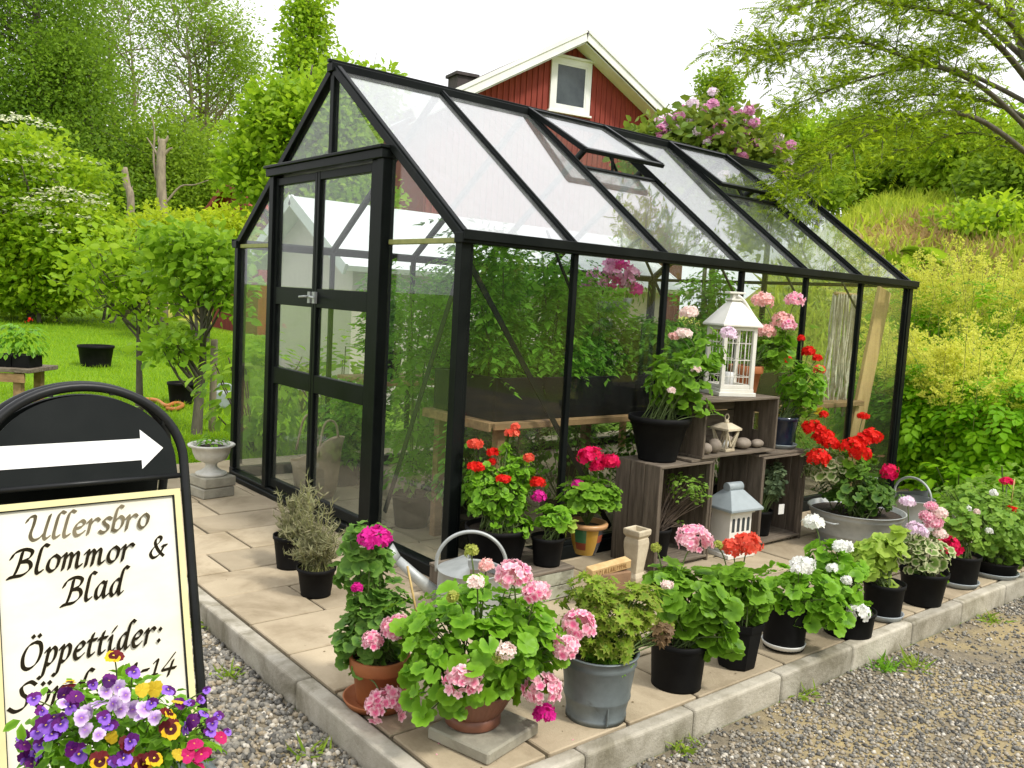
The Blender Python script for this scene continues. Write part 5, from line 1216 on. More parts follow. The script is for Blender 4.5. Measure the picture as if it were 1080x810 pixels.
pmat('yellow', (.05, .003, .006), (.09, .005, .008), (.76, .46, .012), zone=(.50, .58)); pmat('yel', (.5, .36, .02), (.6, .45, .03)); pmat('maroon', (.075, .004, .008), (.14, .008, .012)); pmat('magenta', (.42, .008, .09), (.55, .02, .16)); pmat('eye', (.75, .55, .03), (.8, .6, .05))
UPK = {'violet': 'purple', 'purple': 'purple', 'mauve': 'mauve', 'yellow': 'maroon', 'yel': 'yel', 'maroon': 'maroon', 'magenta': 'magenta'}; LOK = {'purple': 'violet', 'maroon': 'yellow'}
PANS = [(180, 769, 12, 'yellow'), (105, 803, 11, 'yellow'), (150, 806, 12, 'yellow'), (162, 800, 11, 'maroon'), (135, 785, 10, 'maroon'), (178, 752, 9, 'maroon'), (120, 692, 10, 'maroon'), (141, 709, 8, 'purple'), (73, 721, 8, 'maroon'), (115, 718, 8, 'purple'), (98, 722, 6, 'purple'),
        (205, 785, 9, 'magenta'), (213, 796, 10, 'magenta'), (233, 778, 8, 'magenta'), (198, 797, 8, 'magenta'), (210, 806, 8, 'magenta'), (177, 728, 9, 'purple'), (163, 727, 9, 'yel'), (150, 728, 8, 'yel'), (188, 740, 7, 'yel'), (188, 796, 7, 'yel'), (118, 778, 7, 'yel'),
        (92, 751, 9, 'mauve'), (86, 757, 9, 'mauve'), (104, 742, 9, 'mauve'), (120, 742, 9, 'mauve'), (128, 748, 9, 'mauve'), (140, 748, 9, 'mauve'), (152, 748, 9, 'mauve'), (148, 756, 8, 'mauve'), (112, 730, 8, 'mauve'), (125, 725, 8, 'mauve'), (90, 770, 8, 'mauve'), (163, 757, 8, 'mauve'), (67, 742, 8, 'mauve'), (104, 775, 7, 'mauve'), (132, 733, 8, 'mauve'),
        (48, 764, 10, 'violet'), (58, 757, 10, 'purple'), (40, 772, 9, 'violet'), (55, 775, 9, 'violet'), (64, 764, 9, 'violet'), (44, 750, 7, 'violet'), (75, 745, 9, 'violet'), (80, 735, 9, 'purple'), (68, 733, 9, 'purple'), (36, 737, 8, 'violet'), (115, 765, 9, 'violet'), (110, 757, 8, 'purple'), (83, 795, 11, 'violet'), (75, 790, 8, 'purple'), (130, 800, 10, 'violet'), (120, 803, 7, 'violet'), (138, 782, 9, 'violet'),
        (197, 767, 9, 'violet'), (204, 760, 8, 'purple'), (190, 742, 7, 'purple'), (200, 741, 6, 'violet'), (215, 753, 7, 'violet'), (224, 763, 7, 'violet'), (230, 755, 6, 'purple'), (222, 772, 7, 'violet'), (28, 800, 9, 'violet'), (38, 795, 9, 'violet'), (25, 786, 8, 'purple'), (42, 786, 8, 'purple'), (24, 776, 7, 'purple'), (33, 806, 8, 'purple'), (212, 738, 5, 'violet'), (218, 728, 5, 'violet'), (240, 772, 5, 'violet'), (160, 742, 7, 'purple')]
for (px, py, r, kd) in PANS:
    hq = min(1, math.hypot((px-130)/115, (py-790)/110)); fd = D0-.13*math.sqrt(max(0, 1-hq*hq))-.02+rng.normal()*.012
    q = at(px, py, fd); nr = norm(-ray(px, py)+A([0, 0, .25])+rng.normal(size=3)*.5); upv = norm(A([0, 0, 1.])+rng.normal(size=3)*.25)
    m = MB(); sdv = norm(np.cross(upv, nr)); lo_ = LOK.get(kd, kd) if rng.random() < .6 else kd; rs_ = r*fd/FX*.98; m.leaves(q[None], nr[None], sdv[None], rs_, T_PUP, 0); m.leaves(q[None]+nr[None]*.001, nr[None], sdv[None], rs_, T_PLO, 2); m.leaves(q[None], nr[None], sdv[None], rs_, T_EYE, 3)
    b0 = at(px*.55+130*.45, min(py+45, 805), D0); m.tube(crom([b0, (b0+q)/2+A([0, 0, .02]), q-nr*.004], 4), .0013, 4, 1)
    m.build('pansy_bloom', [LF['p_'+UPK[kd]], M['stem'], LF['p_'+lo_], LF['p_eye']], pr_)

# ================================================================== INSIDE THE GREENHOUSE
t = thing('plant_bench', 'rough wooden plant bench along the glass wall inside the greenhouse', 'bench', (2, .45, 0))
m = MB(); m.span(.32, 4.1, .12, .43, .735, .765); m.span(.32, 4.1, .44, .75, .735, .765); m.build('bench_top', M['bench_wood'], t, .003)
m = MB(); m.span(.31, .33, .12, .75, .715, .764); m.span(.335, 4.1, .10, .118, .725, .762); m.build('bench_apron', M['bench_wood'], t, .003)
for x in (.4, 1.6, 2.8, 4.0):
    for y in (.15, .7): m = MB(); m.span(x, x+.05, y, y+.05, -.01, .73); m.build('bench_leg', M['bench_wood'], t)
t = thing('plant_bench', 'second wooden bench seen through the door along the far glass wall', 'bench', (2, 2.3, 0))
m = MB(); m.span(.75, 4.1, 2.0, 2.3, .735, .765); m.span(.75, 4.1, 2.31, 2.6, .735, .765); m.build('bench_top', M['bench_wood'], t, .003)
for x in (.8, 2.2, 3.9):
    for y in (2.05, 2.5): m = MB(); m.span(x, x+.05, y, y+.05, -.01, .73); m.build('bench_leg', M['bench_wood'], t)
TG = 'tomato plants in black pots inside the greenhouse'
def tomato(label, x, y, z, h, w, n, leaf='tomato', T=T_TOM, lr=.115, pot=(.10, .125, .2), square=False):
    r = thing('potted_tomato', label, 'potted plant', (x, y, z), TG); c = (x, y)
    pot_part(r, 'nursery', c, z, *pot, BP); fo = MB(); st = MB(); z0 = z+pot[2]*.8
    for k in range(3):
        top = A([x+rng.normal()*w*.35, y+rng.normal()*w*.3, z0+1.12*h*rng.uniform(.75, 1)]); b0 = A([x+rng.normal()*.03, y+rng.normal()*.03, z0]); C = crom([b0, (b0+top)/2+rng.normal(size=3)*.03, top], 8)
        st.tube(C, np.linspace(.006, .003, len(C)), 6); m_ = n//3; tt = rng.uniform(.05, 1, m_)**.8; p = b0+(top-b0)*tt[:, None]; a = rng.uniform(0, 2*PI, m_)
        d = np.stack([np.cos(a), np.sin(a), rng.uniform(-.1, .7, m_)], 1); p = p+d*rng.uniform(0, w*.55, (m_, 1))*A([1, 1, .5])
        fo.leaves(p, norm(A([0, 0, 1.])+d*.4+rng.normal(size=d.shape)*.35), d, lr*rng.uniform(.6, 1.25, m_), T)
    fo.build('foliage', LF[leaf], r); st.build('stems', M['stem'], r); return r
for i, (x, y, z, h, w, lb) in enumerate((
    (.55, .42, .766, .85, .26, 'tall tomato plant on the bench right behind the greenhouse corner'),
    (.95, .35, .766, .72, .26, 'feathery tomato plant on the bench behind the first side pane'),
    (1.35, .5, .766, .58, .26, 'upright tomato plant on the bench behind the second post'),
    (1.75, .35, .766, .40, .26, 'bushy tomato plant on the bench behind the large black pot'),
    (2.2, .42, .766, .38, .28, 'broad tomato plant on the bench below the hanging petunias'),
    (2.7, .5, .766, .75, .28, 'tomato plant on the bench behind the tall white lantern'),
    (3.2, .4, .766, .45, .26, 'low tomato plant on the bench behind the blue pot'),
    (1.0, 2.3, .766, .55, .26, 'leafy tomato plant seen through the left door leaf on the far bench'),
    (1.5, 2.25, .766, .6, .26, 'tomato plant behind the door handle on the far bench'),
    (2.1, 2.3, .766, .8, .28, 'tall tomato plant mid way along the far bench'),
    (2.8, 2.2, .766, .7, .28, 'tomato plant near the far end of the far bench'),
    (1.35, 1.15, 0, 1.5, .3, 'very tall tomato plant rising from the greenhouse floor behind the gable pane'),
    (1.75, 1.7, 0, 1.55, .3, 'very tall tomato plant on the greenhouse floor in mid aisle'),
    (.42, .98, 0, 1.35, .24, 'tall tomato plant on the floor close behind the gable corner pane'),
    (.85, .95, 0, 1.5, .26, 'tall tomato plant on the floor behind the hinge side of the door'),
    (2.4, 1.6, 0, 1.5, .28, 'tall tomato plant on the floor toward the far gable'),
    (.62, 2.2, 0, .55, .22, 'small tomato plant on the floor just inside the door'),
    )):
    tomato(lb, x, y, z, h, w, 420 if z else 480, 'tomato' if i % 3 else 'interior')
def low_plant(label, x, y, w, h, leaf, n, lr, T):
    r = thing('potted_herb', label, 'potted plant', (x, y, 0)); pot_part(r, 'nursery', (x, y), 0, .11, .14, .18, BP); p, d = blob_points(n, (x, y, .18+h*.5), (w, w, h*.55), -.6)
    m = MB(); m.leaves(p, norm(d*.5+A([0, 0, .6])), d, lr*rng.uniform(.6, 1.2, len(p)), T); m.build('foliage', LF[leaf], r)
    m = MB(); [m.tube([(x, y, .15), q], .003, 4) for q in p[:14]]; m.build('stems', M['stem'], r)
low_plant('shaded leafy pot under the bench behind the upper crate', 2.7, .4, .34, .5, 'interior', 560, .05, T_OVAL)
low_plant('shaded leafy pot under the bench behind the zinc tub', 3.4, .4, .34, .5, 'interior', 560, .05, T_OVAL)
low_plant('dense dark herb under the bench behind the gable corner pane', .5, .42, .32, .52, 'interior', 560, .05, T_OVAL)
low_plant('shaded leafy pot under the bench by the second side pane', 1.15, .4, .34, .52, 'interior', 560, .05, T_OVAL)
low_plant('shaded leafy pot under the bench behind the left crate', 1.9, .4, .34, .5, 'interior', 560, .05, T_OVAL)
low_plant('blue-green bush low behind the right door leaf', .75, 1.12, .26, .40, 'geranium_blue', 380, .045, T_OVAL)
low_plant('white flowering pot low behind the left door leaf', .72, 2.32, .20, .48, 'geranium_dark', 260, .05, T_OVAL)
for x0_, x1_, lb in ((.36, 1.66, 'long dark plastic growing trough on the bench behind the first side panes'), (1.70, 3.3, 'long dark plastic growing trough on the bench behind the crates')):
    r = thing('growing_trough', lb, 'trough', ((x0_+x1_)/2, .44, .766)); m = MB(); m.span(x0_, x1_, .135, .15, .766, 1.0); m.span(x0_, x1_, .70, .715, .766, 1.0); m.span(x0_, x0_+.015, .15, .70, .766, 1.0); m.span(x1_-.015, x1_, .15, .70, .766, 1.0); m.build('trough_body', BP, r, .003)
    m = MB(); m.span(x0_+.015, x1_-.015, .15, .70, .768, .775); m.build('soil', M['soil'], r)
    m = MB(); k = int(260*(x1_-x0_)); q = np.stack([rng.uniform(x0_, x1_, k), rng.uniform(.12, .6, k), rng.uniform(.98, 1.22, k)], 1); d = rng.normal(size=(k, 3)); m.leaves(q, norm(d*.5+A([0, 0, .6])), d, rng.uniform(.05, .11, k), T_TOM); m.build('foliage', LF['tomato'], r)
# canvas bag by the door
o = A([.26, 1.93, 0]); t = thing('canvas_bag', 'beige canvas bag with a raised side standing just inside the greenhouse door', 'bag', o)
m = MB(); n = 40; th = np.arange(n)*2*PI/n; V = []
for k, (r_, f_) in enumerate(((.02, .0), (.125, .012), (.145, .12), (.16, .45), (.17, .8), (.185, 1.0), (.175, .97), (.15, .5), (.13, .06), (.02, .05))):
    zz = f_*(.33+.10*np.cos(th+.75)+.02*np.sin(3*th)); rr = r_*(1+.06*np.sin(4*th+k*.2)); V.append(np.stack([o[0]+rr*np.cos(th), o[1]+rr*np.sin(th)*1.05, zz+.004], 1))
i_ = np.arange(n); j_ = (i_+1) % n
m.add(np.concatenate(V), np.concatenate([np.stack([q*n+i_, q*n+j_, (q+1)*n+j_, (q+1)*n+i_], 1) for q in range(9)]), 0, True); m.build('bag_body', M['canvas'], t)
for s_ in (-1, 1):
    m = MB(); m.tube(crom([o+A([.08, s_*.16, .36]), o+A([.05, s_*.15, .52]), o+A([-.03, s_*.15, .52]), o+A([-.08, s_*.16, .30])], 6), .008, 6); m.build('bag_handle', M['canvas'], t)
# hanging basket with petunias
bc = at(650, 318, dep((2.4, 1.25, 1.5))); t = thing('hanging_basket', 'hanging basket of pink striped petunias under the greenhouse roof', 'hanging basket', bc)
MB().lathe([(0, 0), (.06, 0), (.11, .08), (.125, .13), (.115, .13), (.10, .1), (0, .1)], 28, tuple(bc-A([0, 0, .1]))).build('basket', M['plastic_grey'], t)
m = MB()
for q in range(3): m.tube([bc+A([.12*math.cos(q*2.1), .12*math.sin(q*2.1), .03]), A([bc[0], bc[1], min(bc[2]+.55, rz(bc[1])-.02)])], .003, 5)
m.build('chain', M['black_metal'], t)
m = MB(); p, d = blob_points(170, bc+A([0, 0, .1]), (.22, .22, .14), -.6); m.leaves(p, norm(d+A([0, 0, .4])), d, rng.uniform(.03, .055, len(p)), T_OVAL); m.build('foliage', LF['geranium'], t)
for (px, py, r) in ((626, 292, 8), (640, 284, 9), (652, 290, 10), (648, 300, 8), (662, 298, 8), (634, 299, 7), (668, 288, 7), (657, 280, 8), (672, 305, 7), (646, 276, 6), (619, 300, 6)):
    head_mesh(t, at(px, py, dep(bc)-.2), r*dep(bc)/FX, 'rose' if (px*7) % 3 else 'magenta', n=12, fr=.032)
# rope strands and plank at the far gable
t = thing('rope_hanging', 'bundle of pale yarn strands hanging inside by the side glass', 'hanging', (3.92, .22, 1.62))
m = MB(); m.tube([(3.72, .22, 1.6), (4.12, .22, 1.6)], .012, 8); m.build('hanging_rod', M['wood_new'], t)
m = MB()
for i in range(34):
    x = 3.74+.36*i/33+rng.normal()*.006; y = .22+rng.normal()*.02; L_ = rng.uniform(.65, .98); P = [(x, y, 1.6), (x+rng.normal()*.012, y+rng.normal()*.01, 1.6-L_*.4), (x+rng.normal()*.02, y+rng.normal()*.01, 1.6-L_*.75), (x+rng.normal()*.03, y, 1.6-L_)]
    m.tube(crom(P, 5), .0075, 5)
m.build('yarn_strands', M['yarn'], t)
t = MB().beam((4.70, .42, 1.66), (4.55, .42, .0), .16, .028, (.2, 1, 0)); t.b.clear(); t.nv = 0
t.beam((4.38, .17, 1.66), (3.98, .14, .05), .19, .03, (0, 1, 0)); tag(t.build('wooden_plank', M['wood_new'], None, .003), 'broad raw wooden plank leaning inside the far end of the greenhouse', 'plank')
# ================================================================== TREES AND SHRUBS
def tree(name, label, cat, base, blobs, nl, ls, leaf, T=T_FAR, cr=.5, r0=.12, bark=None, group=None, top=None, limbs=26, droop=.1, flat=.6, up=.5, multi=1, extra=None, kind_leaf='foliage', through=None):
    """blobs: (px, py, depth, rx_px, ry_px, clumps); leaves gather in clumps at the ends of limbs"""
    base = A([base[0], base[1], float(gz(base[0], base[1]))]); r = thing(name, label, cat, base, group); bark = bark or M['bark']
    C = []
    for (px, py, t, rx, ry, n) in blobs:
        cc = at(px, py, t); R = A([rx*t/FX, rx*t/FX*.9, ry*t/FX]); d = rdir(n, -.95); C.append(cc+d*R*(rng.uniform(.25, 1, (len(d), 1))**.45)*(1+.18*np.sin(d[:, :1]*7+cc[0])))
    C = np.concatenate(C); zt = C[:, 2].max() if top is None else top
    mb = MB(); tr = []
    ctr = C.mean(0)
    for k in range(multi):
        off = rng.normal(size=3)*A([1, 1, 0])*(.25*(multi > 1)); tp = A([ctr[0], ctr[1], zt])+off*2.2*A([1, 1, 0])*(multi > 1)-A([0, 0, .18*(zt-base[2])])*(multi > 1)
        P = through if (through is not None and k == 0) else [base-A([0, 0, .15])+off*.5, base*.62+tp*.38+rng.normal(size=3)*A([.12, .12, 0])*r0*4, base*.25+tp*.75+rng.normal(size=3)*A([.2, .2, 0])*r0*4, tp]
        Q = crom(P, 8); rad = r0*np.linspace(1, .14, len(Q))**.9/(1+.35*(multi > 1)); rad[0] *= 1.25; mb.tube(Q, rad, 9); tr.append((Q, rad))
    mb.build('trunk', bark, r)
    mb = MB(); idx = rng.choice(len(C), min(limbs, len(C)), replace=False)
    for i in idx:
        Q, rad = tr[i % len(tr)]; h = C[i][2]; zz = Q[:, 2]; hd = np.linalg.norm(C[i][:2]-ctr[:2]); zs = max(base[2]+.25*(h-base[2]), h-hd*.8-.2)
        j = int(np.argmin(abs(zz-zs))); a = Q[j]; mid = a*.45+C[i]*.55+A([0, 0, -.08*hd])+rng.normal(size=3)*.06*hd
        L_ = crom([a, mid, C[i]], 6); mb.tube(L_, np.linspace(min(rad[j]*.55, r0*.4), max(.004, r0*.05), len(L_)), 5, cap=False)
        for q in range(2):
            e = C[i]+rng.normal(size=3)*cr*.8; mb.tube(crom([mid, (mid+e)/2+rng.normal(size=3)*.05, e], 3), np.linspace(r0*.09, max(.003, r0*.03), 7), 4, cap=False)
    mb.build('branches', bark, r)
    m = len(C)*nl; ci = np.repeat(np.arange(len(C)), nl); g = rng.normal(size=(m, 3)); g *= np.minimum(1, 1.9/np.linalg.norm(g, axis=1, keepdims=True))
    csz = rng.uniform(.65, 1.25, len(C))[ci][:, None]
    p = C[ci]+g*csz*A([cr, cr, cr*flat]); nr = norm(rng.normal(size=(m, 3))*.7+A([0, 0, up])); tip = norm(g*A([1, 1, .3])+rng.normal(size=(m, 3))*.7-A([0, 0, droop]))
    ct = rng.random(len(C))[ci]; tint = np.clip(.6*ct+.4*rng.random(m), 0, 1)
    mb = MB(); mb.leaves(p, nr, tip, ls*rng.uniform(.65, 1.3, m), T, tint=tint); mb.build('crown', LF[leaf], r)
    if extra: extra(r, C)
    return r
def gxy(px, t):
    p = at(px, 300, t); return (p[0], p[1])
def umbels(r, C):
    vis = C[np.argsort(-(C[:, 2]*1.0-(C-CAM)@F*.25))][:150]; m = MB()
    for c in vis[rng.permutation(len(vis))[:130]]:
        k = 22; g = rng.normal(size=(k, 3))*A([.14, .14, .018]); q = c+A([0, 0, .34])-F*.42+rng.normal(size=3)*.14
        m.leaves(q+g, norm(A([0, 0, 1.])+rng.normal(size=(k, 3))*.3), rng.normal(size=(k, 3)), .095, T_FAR)
    m.build('flower_umbels', LF['umbel'], r)

# far row on the left
tree('broadleaf_tree', 'dense dark green tree at the left edge above the flowering elder', 'tree', gxy(40, 31), [(30, 40, 31, 78, 110, 120), (70, 95, 30, 40, 55, 40), (10, 130, 31, 60, 40, 30)], 270, .135, 'tree_dark', cr=.8, r0=.28, limbs=40)
tree('broadleaf_tree', 'tall airy tree with open twigs beside the dense dark tree', 'tree', gxy(140, 36), [(115, 20, 36, 42, 65, 34), (130, 110, 36, 38, 55, 26), (100, 70, 36, 20, 40, 6)], 120, .13, 'tree_mid', cr=.55, bark=M['bark_pale'], r0=.22, limbs=60, multi=2)
tree('broadleaf_tree', 'tall loose tree with a bright ragged edge against the white sky', 'tree', gxy(215, 38), [(205, 25, 38, 60, 66, 60), (242, 60, 37, 34, 50, 36), (205, 110, 38, 55, 40, 34), (252, 95, 37, 20, 26, 8)], 130, .13, 'tree_mid', cr=.56, bark=M['bark_pale'], r0=.24, limbs=60, multi=3)
tree('broadleaf_tree', 'dark green tree filling the gap below the tall loose tree', 'tree', gxy(190, 31), [(195, 170, 31, 60, 42, 90), (220, 205, 30, 36, 30, 40), (160, 215, 30, 50, 26, 40)], 210, .13, 'tree_mid', cr=.7, r0=.2)
tree('broadleaf_tree', 'shady green tree behind the broken trunk on the left', 'tree', gxy(115, 30), [(110, 175, 30, 55, 40, 80), (100, 215, 29, 60, 36, 60), (60, 160, 32, 40, 40, 30)], 280, .13, 'tree_dark', cr=.7, r0=.2)
tree('broadleaf_tree', 'dark hedge-like tree low at the left edge behind the elder', 'tree', gxy(-20, 33), [(-20, 190, 33, 70, 70, 90), (20, 250, 33, 60, 40, 50)], 260, .14, 'tree_dark', cr=.8, r0=.2)
tree('elder_shrub', 'big yellow-green shrub with flat creamy flower umbels at the left edge', 'shrub', gxy(45, 19), [(28, 205, 19, 62, 62, 110), (15, 280, 19, 55, 46, 80), (72, 248, 18.5, 34, 30, 44), (55, 295, 19, 40, 26, 30)], 130, .15, 'elder', T_FAR, cr=.34, r0=.07, multi=4, limbs=30,
     extra=lambda r, C: umbels(r, C))
# lighter growth in the middle distance
tree('garden_shrub', 'bright lime shrub left of the greenhouse in front of the dark trees', 'shrub', gxy(110, 20), [(110, 272, 20, 40, 24, 30), (150, 258, 21, 40, 20, 26)], 90, .13, 'tree_lime', cr=.3, r0=.05, multi=4)
tree('garden_shrub', 'loose yellow-green shrub with reddish wall behind it, close to the gable', 'shrub', gxy(215, 17), [(215, 262, 17, 34, 28, 50), (175, 245, 18, 24, 16, 24), (240, 248, 16.5, 12, 24, 16)], 100, .12, 'tree_yellow', cr=.28, r0=.05, multi=4)
tree('maple_tree', 'young lime green maple standing just left of the greenhouse ridge', 'tree', gxy(290, 13), [(278, 165, 13, 26, 36, 36), (303, 125, 13, 28, 30, 30), (330, 150, 13, 44, 52, 70), (375, 110, 13.5, 28, 40, 30), (268, 195, 13, 16, 18, 10), (350, 200, 13, 60, 40, 50)], 110, .115, 'tree_lime', T_OVAL, cr=.24, r0=.07, limbs=50)
tree('birch_tree', 'slim birch rising in a narrow point above the lime maple', 'tree', gxy(325, 17), [(322, 55, 17, 20, 34, 34), (328, 15, 17, 14, 24, 16), (318, 90, 17, 26, 24, 28)], 70, .11, 'tree_lime', cr=.22, r0=.06, bark=M['bark_pale'], limbs=40, droop=.5)
# broken trunks
def snag(label, b, P, rads, tw):
    r = thing('dead_trunk', label, 'dead tree', b); m = MB(); m.tube(crom(P, 6), np.interp(np.linspace(0, 1, (len(P)-1)*6+1), np.linspace(0, 1, len(rads)), rads), 10); m.build('trunk', M['bark_pale'], r)
    m = MB()
    for Q, q in tw: m.tube(crom(Q, 5), np.linspace(q, q*.3, (len(Q)-1)*5+1), 6)
    m.build('branches', M['bark_pale'], r)
T_ = 20.5; gb = gxy(172, T_)
snag('pale broken trunk with a forked top and bare side branches', (gb[0], gb[1], float(gz(*gb))), [A([gb[0], gb[1], float(gz(*gb))-.1]), at(172, 240, T_), at(170, 195, T_), at(170, 165, T_), at(172, 147, T_)], [.13, .12, .105, .10, .07],
     [([at(170, 170, T_), at(163, 158, T_), at(155, 145, T_)], .04), ([at(171, 165, T_), at(178, 158, T_), at(182, 156, T_)], .05), ([at(171, 158, T_), at(168, 150, T_), at(167, 144, T_)], .055), ([at(172, 152, T_), at(176, 147, T_), at(177, 143, T_)], .05), ([at(165, 190, T_), at(162, 165, T_), at(163, 140, T_), at(160, 122, T_)], .035), ([at(174, 215, T_), at(190, 197, T_), at(205, 195, T_), at(220, 190, T_)], .03)])
gb = gxy(134, 22)
snag('short grey stump of a dead trunk left of the forked one', (gb[0], gb[1], float(gz(*gb))), [A([gb[0], gb[1], float(gz(*gb))-.1]), at(138, 220, 22), at(134, 195, 22), at(131, 177, 22)], [.10, .09, .085, .075], [([at(136, 210, 22), at(140, 196, 22)], .02)])
# young fruit trees on the lawn
b1 = ground(208, 458)
def P1(px, py): return at(px, py, dep(b1))
tree('fruit_tree', 'young fruit tree with a dark forked trunk beside a wooden stake', 'tree', (b1[0], b1[1]),
     [(206, 272, dep(b1), 42, 32, 48), (236, 290, dep(b1)-.3, 16, 40, 24), (192, 312, dep(b1), 16, 10, 4), (184, 366, dep(b1)-.2, 14, 16, 9)], 26, .10, 'apple', T_OVAL, cr=.135, r0=.055, limbs=34,
     through=[P1(207, 462), P1(210, 420), P1(214, 375), P1(213, 330), P1(208, 270)])
b2 = ground(147, 436)
tree('fruit_tree', 'slender pale fruit tree with a thin dark trunk further left on the lawn', 'tree', (b2[0], b2[1]),
     [(135, 285, dep(b2), 46, 34, 44), (152, 318, dep(b2), 28, 16, 12), (112, 298, dep(b2), 24, 16, 10)], 26, .095, 'tree_lime', T_OVAL, cr=.2, r0=.045, limbs=34,
     through=[at(147, 440, dep(b2)), at(147, 400, dep(b2)), at(146, 350, dep(b2)), at(145, 280, dep(b2))])
b3 = ground(223, 456)
tag(MB().tube([b3-A([0, 0, .2]), at(225, 405, dep(b3)), at(226, 358, dep(b3))], .033, 10).build('tree_stake', M['bark_pale']), 'straight brown stake tied next to the forked fruit tree', 'stake')
gpp = ground(258, 440)
# lawn clutter
def lawn_pot(label, px, py, rb, h, mat, style='nursery', plant=None):
    g = ground(px, py); r = thing('nursery_pot', label, 'pot', g); pot_part(r, style, g, g[2], rb, rb*1.2, h, mat)
    if plant:
        q, d = blob_points(60, g+A([0, 0, h+plant*.5]), (plant, plant, plant*.7), -.6); m = MB(); m.leaves(q, norm(d+A([0, 0, .5])), d, rng.uniform(.06, .10, len(q)), T_OVAL); m.build('foliage', LF['apple'], r)
lawn_pot('empty black nursery pot on the lawn left of the forked fruit tree', 192, 425, .135, .24, BP)
lawn_pot('black tub standing far off on the lawn above the arrow sign', 101, 386, .2, .3, BP)
g_ = ground(236, 431); r = thing('garden_can', 'small grey plastic can on the grass beside the greenhouse', 'can', g_)
MB().box(g_+A([0, 0, .1]), (.26, .14, .2), [[.8, .6, 0], [-.6, .8, 0], [0, 0, 1]]).build('can_body', M['plastic_grey'], r, .03, 3)
MB().tube(crom([g_+A([-.06, .05, .2]), g_+A([-.04, .03, .27]), g_+A([.05, -.04, .27]), g_+A([.07, -.05, .2])], 5), .012, 6).build('can_handle', M['plastic_grey'], r)
hp = [ground(x, y)+A([0, 0, .03]) for x, y in ((150, 424), (165, 425), (175, 431), (185, 428), (193, 430), (186, 434), (175, 434))]
tag(MB().tube(crom(hp, 6), .022, 7).build('garden_hose', M['hose']), 'orange garden hose curled on the lawn near the black pot', 'hose')
# plant table at the left edge
tb = at(18, 388, 7.2); zt_ = tb[2]; r = thing('plant_table', 'wooden plant table at the left edge of the lawn', 'table', (tb[0], tb[1], float(gz(tb[0], tb[1]))))
rx_ = RT*A([1, 1, 0]); rx_ = norm(rx_); fy_ = norm(F*A([1, 1, 0])); Rt = np.stack([rx_, fy_, A([0, 0, 1.])], 1)
m = MB(); [m.box(tb-rx_*.25+fy_*(q*.15), (.95, .14, .035), Rt) for q in (-1, 0, 1)]; m.build('table_top', M['wood_grey_flat'], r, .004)
m = MB(); m.box(tb-rx_*.25-fy_*.2-A([0, 0, .06]), (.85, .02, .07), Rt); m.build('table_apron', M['bench_wood'], r)
for sx in (-.6, .1):
    for sy in (-.15, .15):
        q = tb+rx_*sx+fy_*sy; zb = float(gz(q[0], q[1])); m = MB(); m.box((q[0], q[1], (zb-.05+zt_-.02)/2), (.06, .06, zt_-zb+.02), Rt); m.build('table_leg', M['bench_wood'], r)
for i, (px, lb) in enumerate(((10, 'black plant tray of leafy seedlings at the left end of the table'), (29, 'black plant tray with seedlings at the right end of the table'))):
    q = at(px, 383, 7.15); q[2] = zt_+.018; r = thing('plant_tray', lb, 'plant tray', q, 'plant trays on the table'); m = MB(); m.box(q+A([0, 0, .05]), (.14, .2, .10), Rt); m.build('tray', BP, r, .004)
    m = MB(); p, d = blob_points(110, q+A([0, 0, .22]), (.12, .14, .16), -.7); m.leaves(p, norm(d*.5+A([0, 0, .6])), d, rng.uniform(.04, .07, len(p)), T_OVAL); m.build('foliage', LF['geranium_bright'], r)
    head_mesh(r, q+A([-.12*(1-i), -.05, .38]), .03, 'red', n=8)
# weedy growth behind the sign
def herb(label, px, py, t, w, h, n, leaf, T, ls, name='leafy_plant', cat='plant', stems=20, group=None):
    c = at(px, py, t); zb = float(gz(c[0], c[1])); r = thing(name, label, cat, (c[0], c[1], zb), group); m = MB(); st = MB()
    p, d = blob_points(n, (c[0], c[1], zb+h*.55), (w, w, h*.5), -.8)
    m.leaves(p, norm(d*.4+A([0, 0, .6])+rng.normal(size=d.shape)*.3), norm(d+rng.normal(size=d.shape)*.4), ls*rng.uniform(.6, 1.25, len(p)), T); m.build('foliage', LF[leaf], r)
    for q in p[:stems]: st.tube(crom([(c[0]+rng.normal()*w*.2, c[1]+rng.normal()*w*.2, zb-.02), ((c[0]+q[0])/2, (c[1]+q[1])/2, zb+(q[2]-zb)*.6), q], 4), .006, 5, cap=False)
    st.build('stems', M['stem'], r); return r
herb('tangle of pale weeds on the grass directly behind the arrow sign', 95, 400, 6.0, .34, .62, 320, 'fine', T_OVAL, .09)
herb('low light green weeds behind the right curve of the sign', 122, 398, 6.6, .24, .42, 200, 'tree_lime', T_OVAL, .08)
herb('leafy weeds by the table leg at the left edge', 30, 430, 6.0, .3, .5, 220, 'tree_lime', T_OVAL, .08)

